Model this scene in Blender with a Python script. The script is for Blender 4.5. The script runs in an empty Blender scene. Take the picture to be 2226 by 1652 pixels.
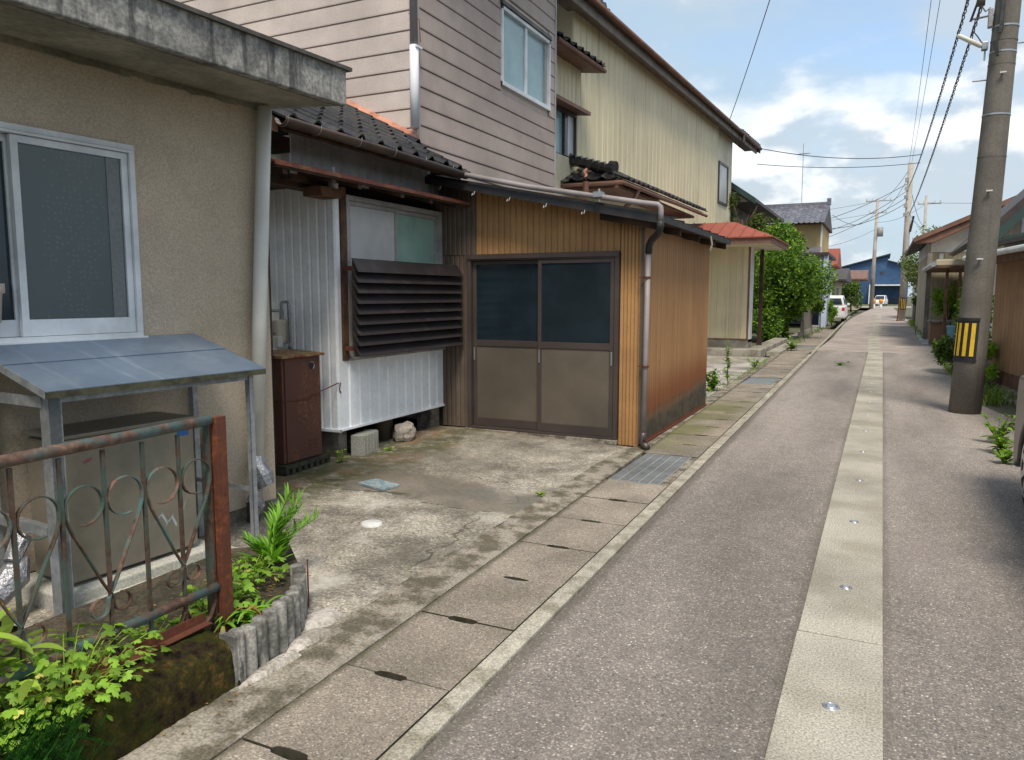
import bpy, math, random
from mathutils import Vector, Matrix
random.seed(7)
SC = bpy.context.scene
COL = SC.collection
R = math.radians
# ------------------------------------------------------------------ camera
PITCH, YAW = R(6.363), R(25.881)
cd = bpy.data.cameras.new('camera'); cam = bpy.data.objects.new('camera', cd); COL.objects.link(cam)
cam.location = (0, 0, 1.5); cam.rotation_euler = (R(90) - PITCH, 0, YAW)
cd.sensor_width = 36; cd.lens = 36 * 1650 / 2225; cd.clip_start = .05; cd.clip_end = 4000
SC.camera = cam
# ------------------------------------------------------------------ light
SUN_DIR = Vector((.28, -.52, 1.0)).normalized()
SUN_EL = math.asin(SUN_DIR.z); SUN_AZ = math.atan2(SUN_DIR.x, SUN_DIR.y)
world = bpy.data.worlds.new('World'); SC.world = world; world.use_nodes = True
sl = bpy.data.lights.new('sun', 'SUN'); sl.energy = 1.5; sl.angle = R(18); sl.color = (1, .89, .74)
so = bpy.data.objects.new('sun', sl); COL.objects.link(so)
so.rotation_euler = SUN_DIR.to_track_quat('Z', 'Y').to_euler(); so.location = (0, 0, 30)
SC.view_settings.view_transform = 'Standard'; SC.view_settings.look = 'None'
SC.view_settings.exposure = 1.35; SC.view_settings.gamma = 1; SC.view_settings.use_curve_mapping = False

def build_world():
    nt = world.node_tree; nt.nodes.clear(); N = nt.nodes.new; L = nt.links.new
    def math_(op, a, b=None, clamp=False):
        m = N('ShaderNodeMath'); m.operation = op; m.use_clamp = clamp
        for i, v in enumerate((a, b)):
            if v is None: continue
            if isinstance(v, (int, float)): m.inputs[i].default_value = v
            else: L(v, m.inputs[i])
        return m.outputs[0]
    sky = N('ShaderNodeTexSky'); sky.sky_type = 'NISHITA'; sky.sun_disc = False
    sky.sun_elevation = SUN_EL; sky.sun_rotation = SUN_AZ; sky.air_density = 1.0; sky.dust_density = 1.2; sky.ozone_density = 2.0
    tc = N('ShaderNodeTexCoord'); sep = N('ShaderNodeSeparateXYZ'); L(tc.outputs['Generated'], sep.inputs[0])
    def cloud(scale, zs, off, detail, rough, dz=0.0):
        mp = N('ShaderNodeMapping'); L(tc.outputs['Generated'], mp.inputs[0])
        mp.inputs['Scale'].default_value = (1, 1, zs); mp.inputs['Location'].default_value = (off[0], off[1], off[2] + dz)
        n = N('ShaderNodeTexNoise'); n.inputs['Scale'].default_value = scale; n.inputs['Detail'].default_value = detail
        n.inputs['Roughness'].default_value = rough; L(mp.outputs[0], n.inputs['Vector']); return n.outputs['Fac']
    def ramp(v, a, b):
        m = N('ShaderNodeMapRange'); m.interpolation_type = 'SMOOTHSTEP'; L(v, m.inputs[0])
        m.inputs[1].default_value = a; m.inputs[2].default_value = b; return m.outputs[0]
    def mix(f, a, b):
        m = N('ShaderNodeMix'); m.data_type = 'RGBA'; L(f, m.inputs[0])
        for i, v in ((6, a), (7, b)):
            if isinstance(v, tuple): m.inputs[i].default_value = (*v, 1)
            else: L(v, m.inputs[i])
        return m.outputs[2]
    OFF = (8.3, 1.1, .2)
    c1 = cloud(3.0, 2.0, OFF, 10, .54); c1u = cloud(3.0, 2.0, OFF, 7, .52, .06)
    mask = ramp(c1, .37, .53)
    veil = cloud(1.7, 3.2, (7.7, 2.2, 1.0), 6, .55)
    vm = math_('ADD', math_('MULTIPLY', ramp(veil, .30, .62), .65), .18)
    hz = math_('SUBTRACT', 1.0, ramp(sep.outputs[2], -.02, .36))
    vm = math_('ADD', vm, math_('MULTIPLY', hz, .72), True)
    shade = ramp(math_('SUBTRACT', c1, c1u), -.005, .075)
    cc = mix(shade, (2.45, 2.8, 3.1), (4.6, 4.6, 4.6))
    skyc = N('ShaderNodeMix'); skyc.data_type = 'RGBA'; skyc.blend_type = 'MULTIPLY'; skyc.inputs[0].default_value = 1
    L(sky.outputs[0], skyc.inputs[6]); skyc.inputs[7].default_value = (1.0, .98, .96, 1)
    base = mix(vm, skyc.outputs[2], (2.05, 2.65, 3.1))
    out = mix(math_('MULTIPLY', mask, .85), base, cc)
    bg = N('ShaderNodeBackground'); bg.inputs[1].default_value = .10; L(out, bg.inputs[0])
    wo = N('ShaderNodeOutputWorld'); L(bg.outputs[0], wo.inputs[0])
build_world()

# ------------------------------------------------------------------ materials
class NG:
    def __init__(s, name):
        s.m = bpy.data.materials.new(name); s.m.use_nodes = True; s.nt = s.m.node_tree; s.nt.nodes.clear()
        s.out = s.nt.nodes.new('ShaderNodeOutputMaterial'); s.p = s.nt.nodes.new('ShaderNodeBsdfPrincipled')
        s.nt.links.new(s.p.outputs[0], s.out.inputs[0]); s.geo = s.nt.nodes.new('ShaderNodeNewGeometry'); s.pos = s.geo.outputs['Position']
    def N(s, t): return s.nt.nodes.new(t)
    def L(s, a, b): s.nt.links.new(a, b)
    def mapv(s, scale=(1, 1, 1), loc=(0, 0, 0), v=None):
        m = s.N('ShaderNodeMapping'); s.L(v or s.pos, m.inputs[0]); m.inputs['Scale'].default_value = scale; m.inputs['Location'].default_value = loc; return m.outputs[0]
    def noise(s, scale, detail=4, rough=.55, sc3=(1, 1, 1), loc=(0, 0, 0), dist=0, v=None):
        n = s.N('ShaderNodeTexNoise'); s.L(s.mapv(sc3, loc, v), n.inputs['Vector']); n.inputs['Scale'].default_value = scale
        n.inputs['Detail'].default_value = detail; n.inputs['Roughness'].default_value = rough; n.inputs['Distortion'].default_value = dist; return n.outputs['Fac']
    def vor(s, scale, feat='F1', out='Distance', v=None):
        n = s.N('ShaderNodeTexVoronoi'); n.feature = feat; s.L(v or s.pos, n.inputs['Vector']); n.inputs['Scale'].default_value = scale; return n.outputs[out]
    def rng(s, v, a, b, c=0., d=1.):
        m = s.N('ShaderNodeMapRange'); m.interpolation_type = 'SMOOTHSTEP'; s.L(v, m.inputs[0])
        for i, x in enumerate((a, b, c, d)): m.inputs[i + 1].default_value = x
        return m.outputs[0]
    def mth(s, op, a, b=None, clamp=False):
        m = s.N('ShaderNodeMath'); m.operation = op; m.use_clamp = clamp
        for i, v in enumerate((a, b)):
            if v is None: continue
            if isinstance(v, (int, float)): m.inputs[i].default_value = v
            else: s.L(v, m.inputs[i])
        return m.outputs[0]
    def mix(s, f, a, b, blend='MIX'):
        m = s.N('ShaderNodeMix'); m.data_type = 'RGBA'; m.blend_type = blend
        if isinstance(f, (int, float)): m.inputs[0].default_value = f
        else: s.L(f, m.inputs[0])
        for i, v in ((6, a), (7, b)):
            if isinstance(v, tuple): m.inputs[i].default_value = (*v, 1)
            else: s.L(v, m.inputs[i])
        return m.outputs[2]
    def sep(s, v=None):
        x = s.N('ShaderNodeSeparateXYZ'); s.L(v or s.pos, x.inputs[0]); return x.outputs
    def ramp(s, v, stops):
        r = s.N('ShaderNodeValToRGB'); s.L(v, r.inputs[0]); e = r.color_ramp.elements
        while len(e) < len(stops): e.new(.5)
        for el, (p, c) in zip(e, stops): el.position = p; el.color = (*c, 1)
        return r.outputs[0]
    def rand(s): return s.N('ShaderNodeObjectInfo').outputs['Random']
    def bump(s, h, strength=.3, dist=.01):
        b = s.N('ShaderNodeBump'); s.L(h, b.inputs['Height']); b.inputs['Strength'].default_value = strength; b.inputs['Distance'].default_value = dist
        s.L(b.outputs[0], s.p.inputs['Normal'])
    def fin(s, col, rough=.8, metal=0, spec=.5):
        for k, v in (('Base Color', col), ('Roughness', rough), ('Metallic', metal), ('Specular IOR Level', spec)):
            if isinstance(v, tuple): s.p.inputs[k].default_value = (*v, 1)
            elif isinstance(v, (int, float)): s.p.inputs[k].default_value = v
            else: s.L(v, s.p.inputs[k])
        return s.m

def M(name, col, col2=None, ns=4, lo=.4, hi=.65, rough=.8, metal=0, spec=.4, bs=60, bstr=.15, bd=.004, streak=None, st=(.5, .7), sts=(14, 14, .9), var=.12, fine=.12, detail=6, tint=0):
    """plain weathered surface: two tones, fine grain, vertical streaks, a little relief"""
    g = NG(name); c = col
    if col2: c = g.mix(g.rng(g.noise(ns, detail, .6), lo, hi), col, col2)
    if streak: c = g.mix(g.rng(g.noise(1, 5, .6, sts), st[0], st[1]), c, streak)
    k = g.rng(g.noise(1.3, 3), .3, .7, 1 - var, 1 + var)
    f = g.noise(bs, 3, .6); k = g.mth('MULTIPLY', k, g.rng(f, .3, .7, 1 - fine, 1 + fine))
    if tint: k = g.mth('MULTIPLY', k, g.rng(g.rand(), 0, 1, 1 - tint, 1 + tint))
    v = g.N('ShaderNodeCombineColor');
    for i in range(3): g.L(k, v.inputs[i])
    c = g.mix(1., c if not isinstance(c, tuple) else c, v.outputs[0], 'MULTIPLY')
    if bstr: g.bump(f, bstr, bd)
    return g.fin(c, rough, metal, spec)

def mul(g, c, k):
    v = g.N('ShaderNodeCombineColor')
    for i in range(3): g.L(k, v.inputs[i])
    return g.mix(1., c, v.outputs[0], 'MULTIPLY')

def stone_mix(g, base, speck, vs, base2=None):
    """exposed aggregate: every voronoi cell is a pebble of its own tone"""
    x = g.N('ShaderNodeTexVoronoi'); g.L(g.pos, x.inputs['Vector']); x.inputs['Scale'].default_value = vs
    sc = g.sep(x.outputs['Color'])
    peb = g.ramp(sc[0], speck)
    edge = g.rng(x.outputs['Distance'], .30, .62)
    c = g.mix(g.mth('MULTIPLY', edge, .75), peb, base)
    return c, x.outputs['Distance']

def mat_asphalt():
    g = NG('asphalt_aggregate')
    st = [(0, (.085, .075, .07)), (.35, (.15, .135, .125)), (.6, (.215, .19, .172)), (.8, (.285, .24, .205)), (.93, (.38, .345, .30)), (1, (.56, .53, .49))]
    c, d = stone_mix(g, (.160, .145, .134), st, 150)
    c2, d2 = stone_mix(g, (.160, .145, .134), st, 95)
    c = g.mix(.42, c, c2)
    v3 = g.N('ShaderNodeTexVoronoi'); g.L(g.pos, v3.inputs['Vector']); v3.inputs['Scale'].default_value = 62; r3 = g.sep(v3.outputs['Color'])
    hit = g.mth('MULTIPLY', g.rng(v3.outputs['Distance'], .22, .34, 1, 0), g.rng(r3[1], .62, .66)); c = g.mix(g.mth('MULTIPLY', hit, .85), c, g.ramp(r3[0], [(0, (.05, .045, .042)), (.45, (.12, .10, .09)), (.5, (.38, .34, .29)), (.8, (.48, .40, .33)), (1, (.62, .60, .56))]))
    s = g.sep()
    # wheel polish: the lane centre stays darker and cleaner, paler dusty bands run along it
    w = g.noise(.55, 5, .55, (2.2, .45, 1)); k = g.rng(w, .33, .67, .80, 1.22)
    w2 = g.noise(6, 4, .6); k = g.mth('MULTIPLY', k, g.rng(w2, .3, .7, .94, 1.07))
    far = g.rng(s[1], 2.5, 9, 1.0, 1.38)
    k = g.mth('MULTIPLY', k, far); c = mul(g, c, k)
    c = g.mix(g.rng(g.noise(1.1, 4, .5, (1, .4, 1), (3, 1, 0)), .5, .75, 0, .35), c, (.31, .26, .25))
    # grime gathered along the kerb and the strip, dark drips, the odd spot of tar
    e1 = g.mth('ABSOLUTE', g.mth('SUBTRACT', g.mth('ADD', s[0], g.mth('MULTIPLY', s[1], .0125)), -1.285)); e2 = g.mth('ABSOLUTE', g.mth('SUBTRACT', s[0], -.1))
    wob = g.mth('MULTIPLY', g.noise(7, 5, .6), .07)
    gr = g.mth('MAXIMUM', g.rng(g.mth('SUBTRACT', e1, wob), -.01, .05, .55, 0), g.rng(g.mth('SUBTRACT', e2, wob), .15, .19, .30, 0))
    c = g.mix(gr, c, (.075, .066, .048))
    lane = g.mth('MULTIPLY', g.rng(g.mth('ABSOLUTE', g.mth('SUBTRACT', s[0], -.62)), .05, .42, 1, 0), g.rng(g.noise(1.2, 4, .5, (1, .35, 1), (5, 0, 0)), .38, .6))
    c = mul(g, c, g.mth('SUBTRACT', 1.0, g.mth('MULTIPLY', lane, .15)))
    spot = g.N('ShaderNodeTexVoronoi'); g.L(g.pos, spot.inputs['Vector']); spot.inputs['Scale'].default_value = 1.3; c = g.mix(g.rng(spot.outputs['Distance'], .012, .022, .75, 0), c, (.03, .028, .026))
    g.bump(g.mth('ADD', d, d2), .35, .003)
    return g.fin(c, .88, 0, .25)

def mat_slab(name, tone, moss=0):
    g = NG(name)
    st = [(0, tuple(.45 * t for t in tone)), (.4, tuple(.85 * t for t in tone)), (.7, tuple(1.15 * t for t in tone)), (.92, (tone[0] * 1.6, tone[1] * 1.5, tone[2] * 1.4)), (1, (.5, .48, .44))]
    c, d = stone_mix(g, tone, st, 140)
    k = g.rng(g.noise(2.3, 5), .3, .7, .8, 1.2); k = g.mth('MULTIPLY', k, g.rng(g.rand(), 0, 1, .9, 1.1)); c = mul(g, c, k)
    s = g.sep()
    pm = g.rng(s[1], 6.9, 7.8); pm = g.mth('MULTIPLY', pm, g.rng(s[1], 10.2, 12, 1, 0)); pm = g.mth('MULTIPLY', pm, g.rng(g.noise(1.6, 5), .28, .6))
    pm = g.mth('MULTIPLY', pm, g.rng(s[0], -1.5, -1.75, 0.25, 1))
    ex = g.mth('ABSOLUTE', g.mth('SUBTRACT', g.mth('ADD', s[0], g.mth('MULTIPLY', s[1], .021)), -1.853)); c = g.mix(g.rng(g.mth('SUBTRACT', ex, g.mth('MULTIPLY', g.noise(9, 5, .6), .05)), -.02, .02, .7, 0), c, (.07, .065, .035))
    c = g.mix(g.mth('MULTIPLY', pm, .8), c, (.135, .14, .055))
    g.bump(d, .4, .004); return g.fin(c, .9, 0, .2)

def mat_driveway():
    g = NG('driveway_concrete'); s = g.sep(); X, Y = s[0], s[1]
    st = [(0, (.10, .09, .075)), (.3, (.22, .20, .17)), (.6, (.32, .295, .25)), (.85, (.42, .39, .34)), (1, (.58, .55, .49))]
    worn, d = stone_mix(g, (.28, .255, .215), st, 85)
    worn = mul(g, worn, g.rng(g.noise(2.3, 9, .7), .32, .68, .50, 1.40))
    white = g.rng(g.noise(1.9, 6, .65, (1, .7, 1), (2.2, 5, 0)), .50, .64, 0, .62)
    white = g.mth('MULTIPLY', white, g.rng(Y, 4.3, 4.8, 1, .30)); worn = g.mix(white, worn, (.54, .52, .47))
    smooth = mul(g, g.mix(g.rng(g.noise(2.5, 5), .4, .6), (.24, .21, .175), (.165, .155, .135)), g.rng(g.noise(60, 3), .3, .7, .92, 1.08))
    wob = g.mth('MULTIPLY', g.mth('SUBTRACT', g.noise(1.7, 5, .6), .5), .5)
    yy = g.mth('ADD', g.mth('ADD', Y, wob), g.mth('MULTIPLY', g.mth('ADD', X, 3.0), .10))
    band = g.mth('MULTIPLY', g.rng(yy, 4.62, 4.68), g.rng(yy, 5.16, 5.3, 1, 0))
    c = g.mix(band, worn, smooth)
    # dark wavy scars where the pour has split
    cr = g.noise(.9, 4, .5, (1, 1, 1), (9, 3, 0), .3); cr = g.mth('ABSOLUTE', g.mth('SUBTRACT', cr, .5))
    crk = g.mth('MULTIPLY', g.rng(cr, .0, .006, 1, 0), g.rng(g.noise(.9, 2, .5, (1, 1, 1), (4, 4, 4)), .50, .62))
    edge = g.mth('ABSOLUTE', g.mth('SUBTRACT', yy, 4.64)); crk = g.mth('MAXIMUM', crk, g.mth('MULTIPLY', g.rng(edge, .004, .03, 1, 0), g.rng(g.noise(5, 4), .4, .55)))
    c = g.mix(g.mth('MULTIPLY', crk, .8), c, (.055, .05, .035))
    # grime and moss along the walls
    mm = g.mth('ADD', X, g.mth('MULTIPLY', g.noise(2.2, 6, .6), .9)); mo = g.rng(mm, -3.50, -3.05, 1, 0)
    my = g.mth('ADD', Y, g.mth('MULTIPLY', g.noise(3.2, 6, .6), .5)); mo = g.mth('MAXIMUM', mo, g.mth('MULTIPLY', g.rng(my, 7.2, 7.45), g.rng(X, -3.0, -3.7)))
    mo = g.mth('MULTIPLY', mo, g.rng(g.noise(7, 6, .65), .33, .55))
    mc = g.ramp(g.noise(2.6, 5, .6, (1, 1, 1), (1, 8, 2)), [(.35, (.045, .05, .012)), (.5, (.085, .085, .025)), (.62, (.19, .10, .04)), (.75, (.13, .12, .10))])
    c = g.mix(g.mth('MULTIPLY', mo, .85), c, mc)
    damp = g.mth('MULTIPLY', g.rng(g.noise(.8, 5, .6, (1, 1, 1), (3, 7, 1)), .42, .62), .45); c = g.mix(damp, c, (.12, .11, .085)); c = mul(g, c, g.rng(g.noise(40, 4, .7), .3, .7, .84, 1.1))
    h = g.mth('ADD', g.mth('MULTIPLY', g.noise(22, 6, .7), 1.0), g.mth('MULTIPLY', crk, -1.5))
    g.bump(h, .6, .012); return g.fin(c, .93, 0, .2)

def mat_rust(name, paint, rust=(.16, .055, .025), lo=.48, hi=.56, ns=14, sc3=(1, 1, 1)):
    g = NG(name); f = g.rng(g.noise(ns, 7, .65, sc3), lo, hi)
    r = g.ramp(g.noise(38, 5, .6), [(.3, tuple(.45 * v for v in rust)), (.55, rust), (.75, tuple(min(1, 1.9 * v) for v in rust))])
    c = g.mix(f, paint, r); g.bump(g.noise(70, 5, .6), .4, .003); return g.fin(c, .72, 0, .4)

def mat_glass(name, tint, rough=.08):
    g = NG(name); k = g.rng(g.noise(3, 4, .6), .3, .7, .8, 1.2); g.bump(g.noise(.9, 2), .04, .05)
    return g.fin(mul(g, g.mix(0., tint, tint), k), rough, 0, .6)

def mat_leaf(name, cols, trans=.35, spec=.35):
    g = NG(name); c = g.ramp(g.geo.outputs['Random Per Island'], cols)
    c = mul(g, c, g.rng(g.rand(), 0, 1, .55, 1.35))
    g.fin(c, .55, 0, spec)
    t = g.N('ShaderNodeBsdfTranslucent'); g.L(g.mix(1., c, (1.5, 1.5, .7), 'MULTIPLY'), t.inputs[0])
    mx = g.N('ShaderNodeMixShader'); mx.inputs[0].default_value = trans; g.L(g.p.outputs[0], mx.inputs[1]); g.L(t.outputs[0], mx.inputs[2]); g.L(mx.outputs[0], g.out.inputs[0])
    return g.m

MT = {}
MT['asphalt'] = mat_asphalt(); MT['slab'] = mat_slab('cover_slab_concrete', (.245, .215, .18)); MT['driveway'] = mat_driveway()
MT['kerb'] = M('kerb_concrete', (.38, .355, .30), (.24, .22, .17), 7, .42, .62, .9, bs=120, fine=.35, bstr=.4, detail=7)
MT['strip'] = M('median_concrete', (.405, .38, .325), (.29, .27, .22), 1.6, .38, .66, .9, bs=110, fine=.38, bstr=.3, detail=8, tint=.05)
MT['edge'] = M('edge_concrete', (.30, .27, .225), (.11, .098, .07), 6, .40, .60, .93, bs=80, fine=.35, bstr=.6, bd=.01, detail=8)
MT['dirt'] = M('dirt', (.075, .06, .04), (.035, .032, .02), 9, .4, .6, .95, bs=60, fine=.4, bstr=.8, bd=.01)
MT['grassground'] = M('rough_ground', (.13, .12, .09), (.07, .085, .03), 1.2, .4, .6, .95, bs=30, fine=.3)
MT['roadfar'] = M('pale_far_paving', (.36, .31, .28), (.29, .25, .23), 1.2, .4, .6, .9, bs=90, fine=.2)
MT['drive2'] = M('second_driveway_concrete', (.40, .38, .35), (.24, .22, .20), 1.1, .42, .58, .9, bs=70, fine=.2, bstr=.3, detail=7)
MT['stucco'] = M('beige_stucco', (.44, .375, .295), (.38, .325, .25), 1.4, .35, .7, .92, bs=95, fine=.17, bstr=.35, bd=.005, var=.10, detail=3, streak=(.30, .25, .18), st=(.60, .85), sts=(5, 5, .5))
MT['footing'] = M('footing_mortar', (.20, .18, .15), (.10, .09, .07), 5, .4, .6, .93, bs=60, fine=.25, bstr=.4)
MT['eave_conc'] = M('stained_eave_concrete', (.31, .305, .285), (.17, .17, .165), 9, .40, .6, .9, bs=45, fine=.3, streak=(.085, .085, .085), st=(.50, .66), sts=(11, 11, 1.1), bstr=.4)
MT['soffit_conc'] = M('soffit_mortar', (.30, .28, .22), (.20, .19, .15), 2.2, .4, .6, .93, bs=30, fine=.15, bstr=.5, bd=.01)
MT['cap_dark'] = M('dark_flashing', (.06, .055, .05), (.12, .11, .10), 6, rough=.6)
MT['alu_white'] = M('white_window_aluminium', (.66, .70, .74), (.54, .57, .60), 3, rough=.45, bs=30, fine=.03, bstr=0, streak=(.42, .38, .33), st=(.68, .80))
MT['alu_grey'] = M('grey_window_aluminium', (.36, .36, .37), (.27, .27, .27), 4, rough=.45, bstr=0)
MT['pvc_pipe'] = M('cream_pvc_pipe', (.60, .60, .57), (.52, .52, .49), 2, rough=.4, fine=.02, bstr=0)
MT['galv'] = M('galvanised_steel', (.36, .39, .42), (.26, .29, .32), 11, .4, .6, .42, .55, bs=40, fine=.1, bstr=.05)
MT['canopy_blue'] = M('blue_grey_sheet_metal', (.15, .205, .29), (.22, .285, .37), 1, .45, .62, .38, .35, bs=20, fine=.04, bstr=.03, streak=(.28, .35, .43), st=(.56, .80), sts=(1, 9, 1))
MT['steel_tank'] = M('dull_stainless_sheet', (.30, .26, .20), (.22, .205, .17), 1.7, .4, .62, .42, .35, bs=12, fine=.06, bstr=.03)
MT['joint_dirt_shade'] = M('joint_dirt_and_shade', (.06, .052, .036), (.03, .034, .014), 20, rough=.95)
MT['mossy_trim'] = M('mossy_trim', (.075, .075, .045), (.03, .032, .022), 14, rough=.7)
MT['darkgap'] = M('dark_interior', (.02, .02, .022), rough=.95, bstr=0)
MT['foil'] = M('crumpled_foil_lagging', (.34, .35, .38), (.26, .27, .30), 20, rough=.42, metal=.6, bs=22, fine=.08, bstr=.8, bd=.03)
MT['white_board'] = M('white_painted_sheet', (.84, .88, .92), (.76, .80, .85), 2, .4, .6, .5, bs=30, fine=.04, bstr=.03, streak=(.34, .36, .37), st=(.66, .80), sts=(24, 24, 1.2), tint=.03)
MT['grey_board'] = M('grey_painted_sheet', (.44, .43, .45), (.36, .35, .37), 3, rough=.6, streak=(.07, .07, .07), st=(.6, .8), tint=.06)
MT['rustybox'] = mat_rust('rusty_brown_enamel', (.105, .045, .035), (.15, .065, .035), .50, .66, 4, (1.5, 1.5, .4))
MT['rust_lid'] = mat_rust('rusty_ochre_lid', (.27, .19, .09), (.20, .06, .03), .45, .6, 9)
MT['rust'] = mat_rust('bare_rust', (.10, .032, .018), (.14, .045, .02), .4, .6, 12)
MT['rust_teal'] = mat_rust('rusting_teal_paint', (.075, .14, .135), (.15, .085, .06), .40, .56, 8)
MT['rust_teal2'] = mat_rust('teal_paint_flaking', (.055, .085, .072), (.085, .05, .035), .42, .60, 6)
MT['rust_sheet'] = mat_rust('rusty_canopy_sheet', (.16, .05, .035), (.25, .10, .055), .45, .6, 8, (3, .6, 1))
MT['wood_dark'] = M('old_dark_timber', (.075, .042, .028), (.03, .02, .016), 4, rough=.85, bs=40, sts=(1, 1, 1), bstr=.3)
MT['wood_brown'] = M('weathered_brown_timber', (.14, .075, .045), (.07, .04, .028), 6, rough=.85, bs=50, bstr=.3)
MT['brown_alu'] = M('dark_brown_aluminium', (.062, .048, .044), (.052, .04, .038), 3, rough=.42, fine=.03, bstr=0, spec=.5)
MT['louver'] = M('dark_brown_louvre', (.028, .024, .026), (.042, .037, .036), 5, .5, .7, .42, .1, fine=.05, bstr=0, streak=(.07, .064, .06), st=(.6, .8), sts=(3, 3, 20))
MT['glass_dark'] = mat_glass('dark_door_glass', (.012, .022, .030), .10)
MT['glass_teal'] = None
MT['panel_grey'] = M('grey_brown_door_panel', (.095, .08, .062), (.125, .107, .082), 1, rough=.5, fine=.04, bs=120, bstr=.05)
MT['pane_white'] = M('papered_window_pane', (.50, .52, .53), (.43, .45, .47), 2, rough=.3, fine=.02, bstr=0)
MT['pane_green'] = M('frosted_green_pane', (.30, .47, .42), (.24, .38, .34), 1.5, rough=.25, fine=.02, bstr=0)
MT['pane_blue'] = M('frosted_pale_blue_pane', (.28, .42, .47), (.24, .37, .42), 2, rough=.2, fine=.05, bs=60, bstr=.1)
MT['ochre'] = M('ochre_brown_sheet', (.40, .225, .092), (.34, .19, .078), 2.5, .4, .65, .62, bs=40, fine=.06, bstr=.06, streak=(.20, .115, .055), st=(.62, .82), sts=(30, 30, 1.5), tint=.05)
MT['brown_sheet'] = M('dark_brown_sheet', (.12, .09, .068), (.095, .072, .055), 2.5, rough=.6, streak=(.06, .045, .035), st=(.55, .8), tint=.06)
def mat_side():
    g = NG('faded_brown_side_sheet'); s = g.sep(); z = s[2]
    c = g.mix(g.rng(g.noise(1.3, 4, .6, (1, 1, .4)), .35, .65), (.36, .20, .09), (.30, .165, .075))
    c = g.mix(g.rng(g.noise(1, 5, .6, (30, 30, 1.2)), .6, .82, 0, .5), c, (.12, .085, .06))
    wob = g.mth('ADD', g.mth('MULTIPLY', g.mth('SUBTRACT', g.noise(1.4, 5, .6), .5), .18), z)
    wob = g.mth('ADD', wob, g.mth('MULTIPLY', g.mth('SUBTRACT', s[1], 9), -.035))
    rust = g.mth('MULTIPLY', g.rng(wob, .26, .36), g.rng(wob, .40, .86, 1, 0)); c = g.mix(g.mth('MULTIPLY', rust, .9), c, (.19, .06, .022))
    low = g.rng(wob, .22, .44, 1, 0); c = g.mix(low, c, g.mix(g.rng(g.noise(8, 6, .7), .4, .6), (.045, .042, .034), (.085, .07, .05)))
    seam = g.rng(g.mth('ABSOLUTE', g.mth('SUBTRACT', z, .03)), .0, .035, 1, 0); c = g.mix(seam, c, (.14, .04, .02))
    c = mul(g, c, g.rng(g.rand(), 0, 1, .94, 1.06)); return g.fin(c, .68, 0, .35)
MT['side'] = mat_side()
MT['roofmetal'] = M('black_roof_sheet', (.018, .018, .021), (.032, .031, .032), 5, rough=.55, bstr=.05)
MT['lavender_pipe'] = M('faded_lavender_pipe', (.29, .26, .265), (.22, .20, .20), 3, rough=.5, fine=.04, bstr=0)
MT['tile'] = M('black_glazed_tile', (.014, .014, .017), (.028, .026, .024), 9, .42, .6, .22, 0, .6, bs=30, fine=.2, bstr=.1, streak=(.07, .06, .04), st=(.66, .84), sts=(7, 7, 7), tint=.3)
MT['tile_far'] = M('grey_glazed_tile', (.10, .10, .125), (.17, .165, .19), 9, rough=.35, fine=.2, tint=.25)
MT['gutter'] = M('brown_gutter', (.085, .058, .048), (.05, .038, .033), 5, rough=.5, fine=.05)
MT['copper'] = M('salmon_flashing', (.50, .24, .165), (.36, .15, .10), 4, .4, .65, .5, fine=.05, bstr=0, streak=(.23, .08, .05), st=(.6, .75), sts=(6, 6, 6))
MT['siding'] = M('pinkish_grey_siding', (.40, .325, .295), (.345, .28, .255), 1.1, .35, .7, .6, bs=90, fine=.06, bstr=.1, tint=.04, streak=(.20, .17, .16), st=(.66, .85), sts=(16, 16, .8))
MT['siding_pale'] = M('pale_pink_siding', (.56, .485, .44), (.49, .42, .385), 1.1, .35, .7, .6, bs=60, fine=.08, bstr=.15, tint=.03)
MT['white_pipe'] = M('white_downpipe', (.66, .68, .72), (.60, .62, .66), 4, rough=.6, spec=.2, bstr=0, fine=.02)
def mat_cream():
    g = NG('cream_ribbed_sheet'); s = g.sep()
    c = g.mix(g.rng(g.noise(.8, 4, .6), .35, .65), (.68, .61, .42), (.61, .545, .375))
    st = g.rng(g.noise(1, 5, .65, (9, 9, .28)), .52, .72)
    c = g.mix(g.mth('MULTIPLY', st, .50), c, (.19, .165, .11)); c = mul(g, c, g.rng(g.rand(), 0, 1, .95, 1.05))
    return g.fin(c, .6, 0, .35)
MT['cream'] = mat_cream()
MT['cream_plain'] = M('cream_plain_sheet', (.66, .60, .45), (.58, .53, .40), 1, rough=.6, fine=.03)
MT['red_roof'] = mat_rust('rusty_red_roof_paint', (.30, .075, .05), (.22, .075, .04), .45, .65, 5, (1, 3, 1))
MT['brown_trim'] = M('reddish_brown_trim', (.20, .105, .075), (.15, .08, .06), 3, rough=.6, fine=.05)
MT['grey_trim'] = M('grey_brown_bargeboard', (.20, .17, .15), (.15, .13, .115), 3, rough=.6, fine=.05)
MT['step_conc'] = M('step_concrete', (.34, .32, .28), (.20, .185, .15), 3, rough=.92, bs=60, fine=.2, bstr=.3, streak=(.42, .30, .20), st=(.6, .8), sts=(3, 3, 3))
MT['block'] = M('concrete_block', (.40, .40, .36), (.33, .33, .29), 4, rough=.92, bs=80, fine=.2, bstr=.4)
MT['log'] = M('weathered_log_edging', (.25, .245, .225), (.10, .10, .09), 7, .4, .6, .93, bs=70, fine=.3, bstr=.5, streak=(.07, .07, .06), st=(.55, .7), sts=(20, 20, 3), tint=.12)
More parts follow.
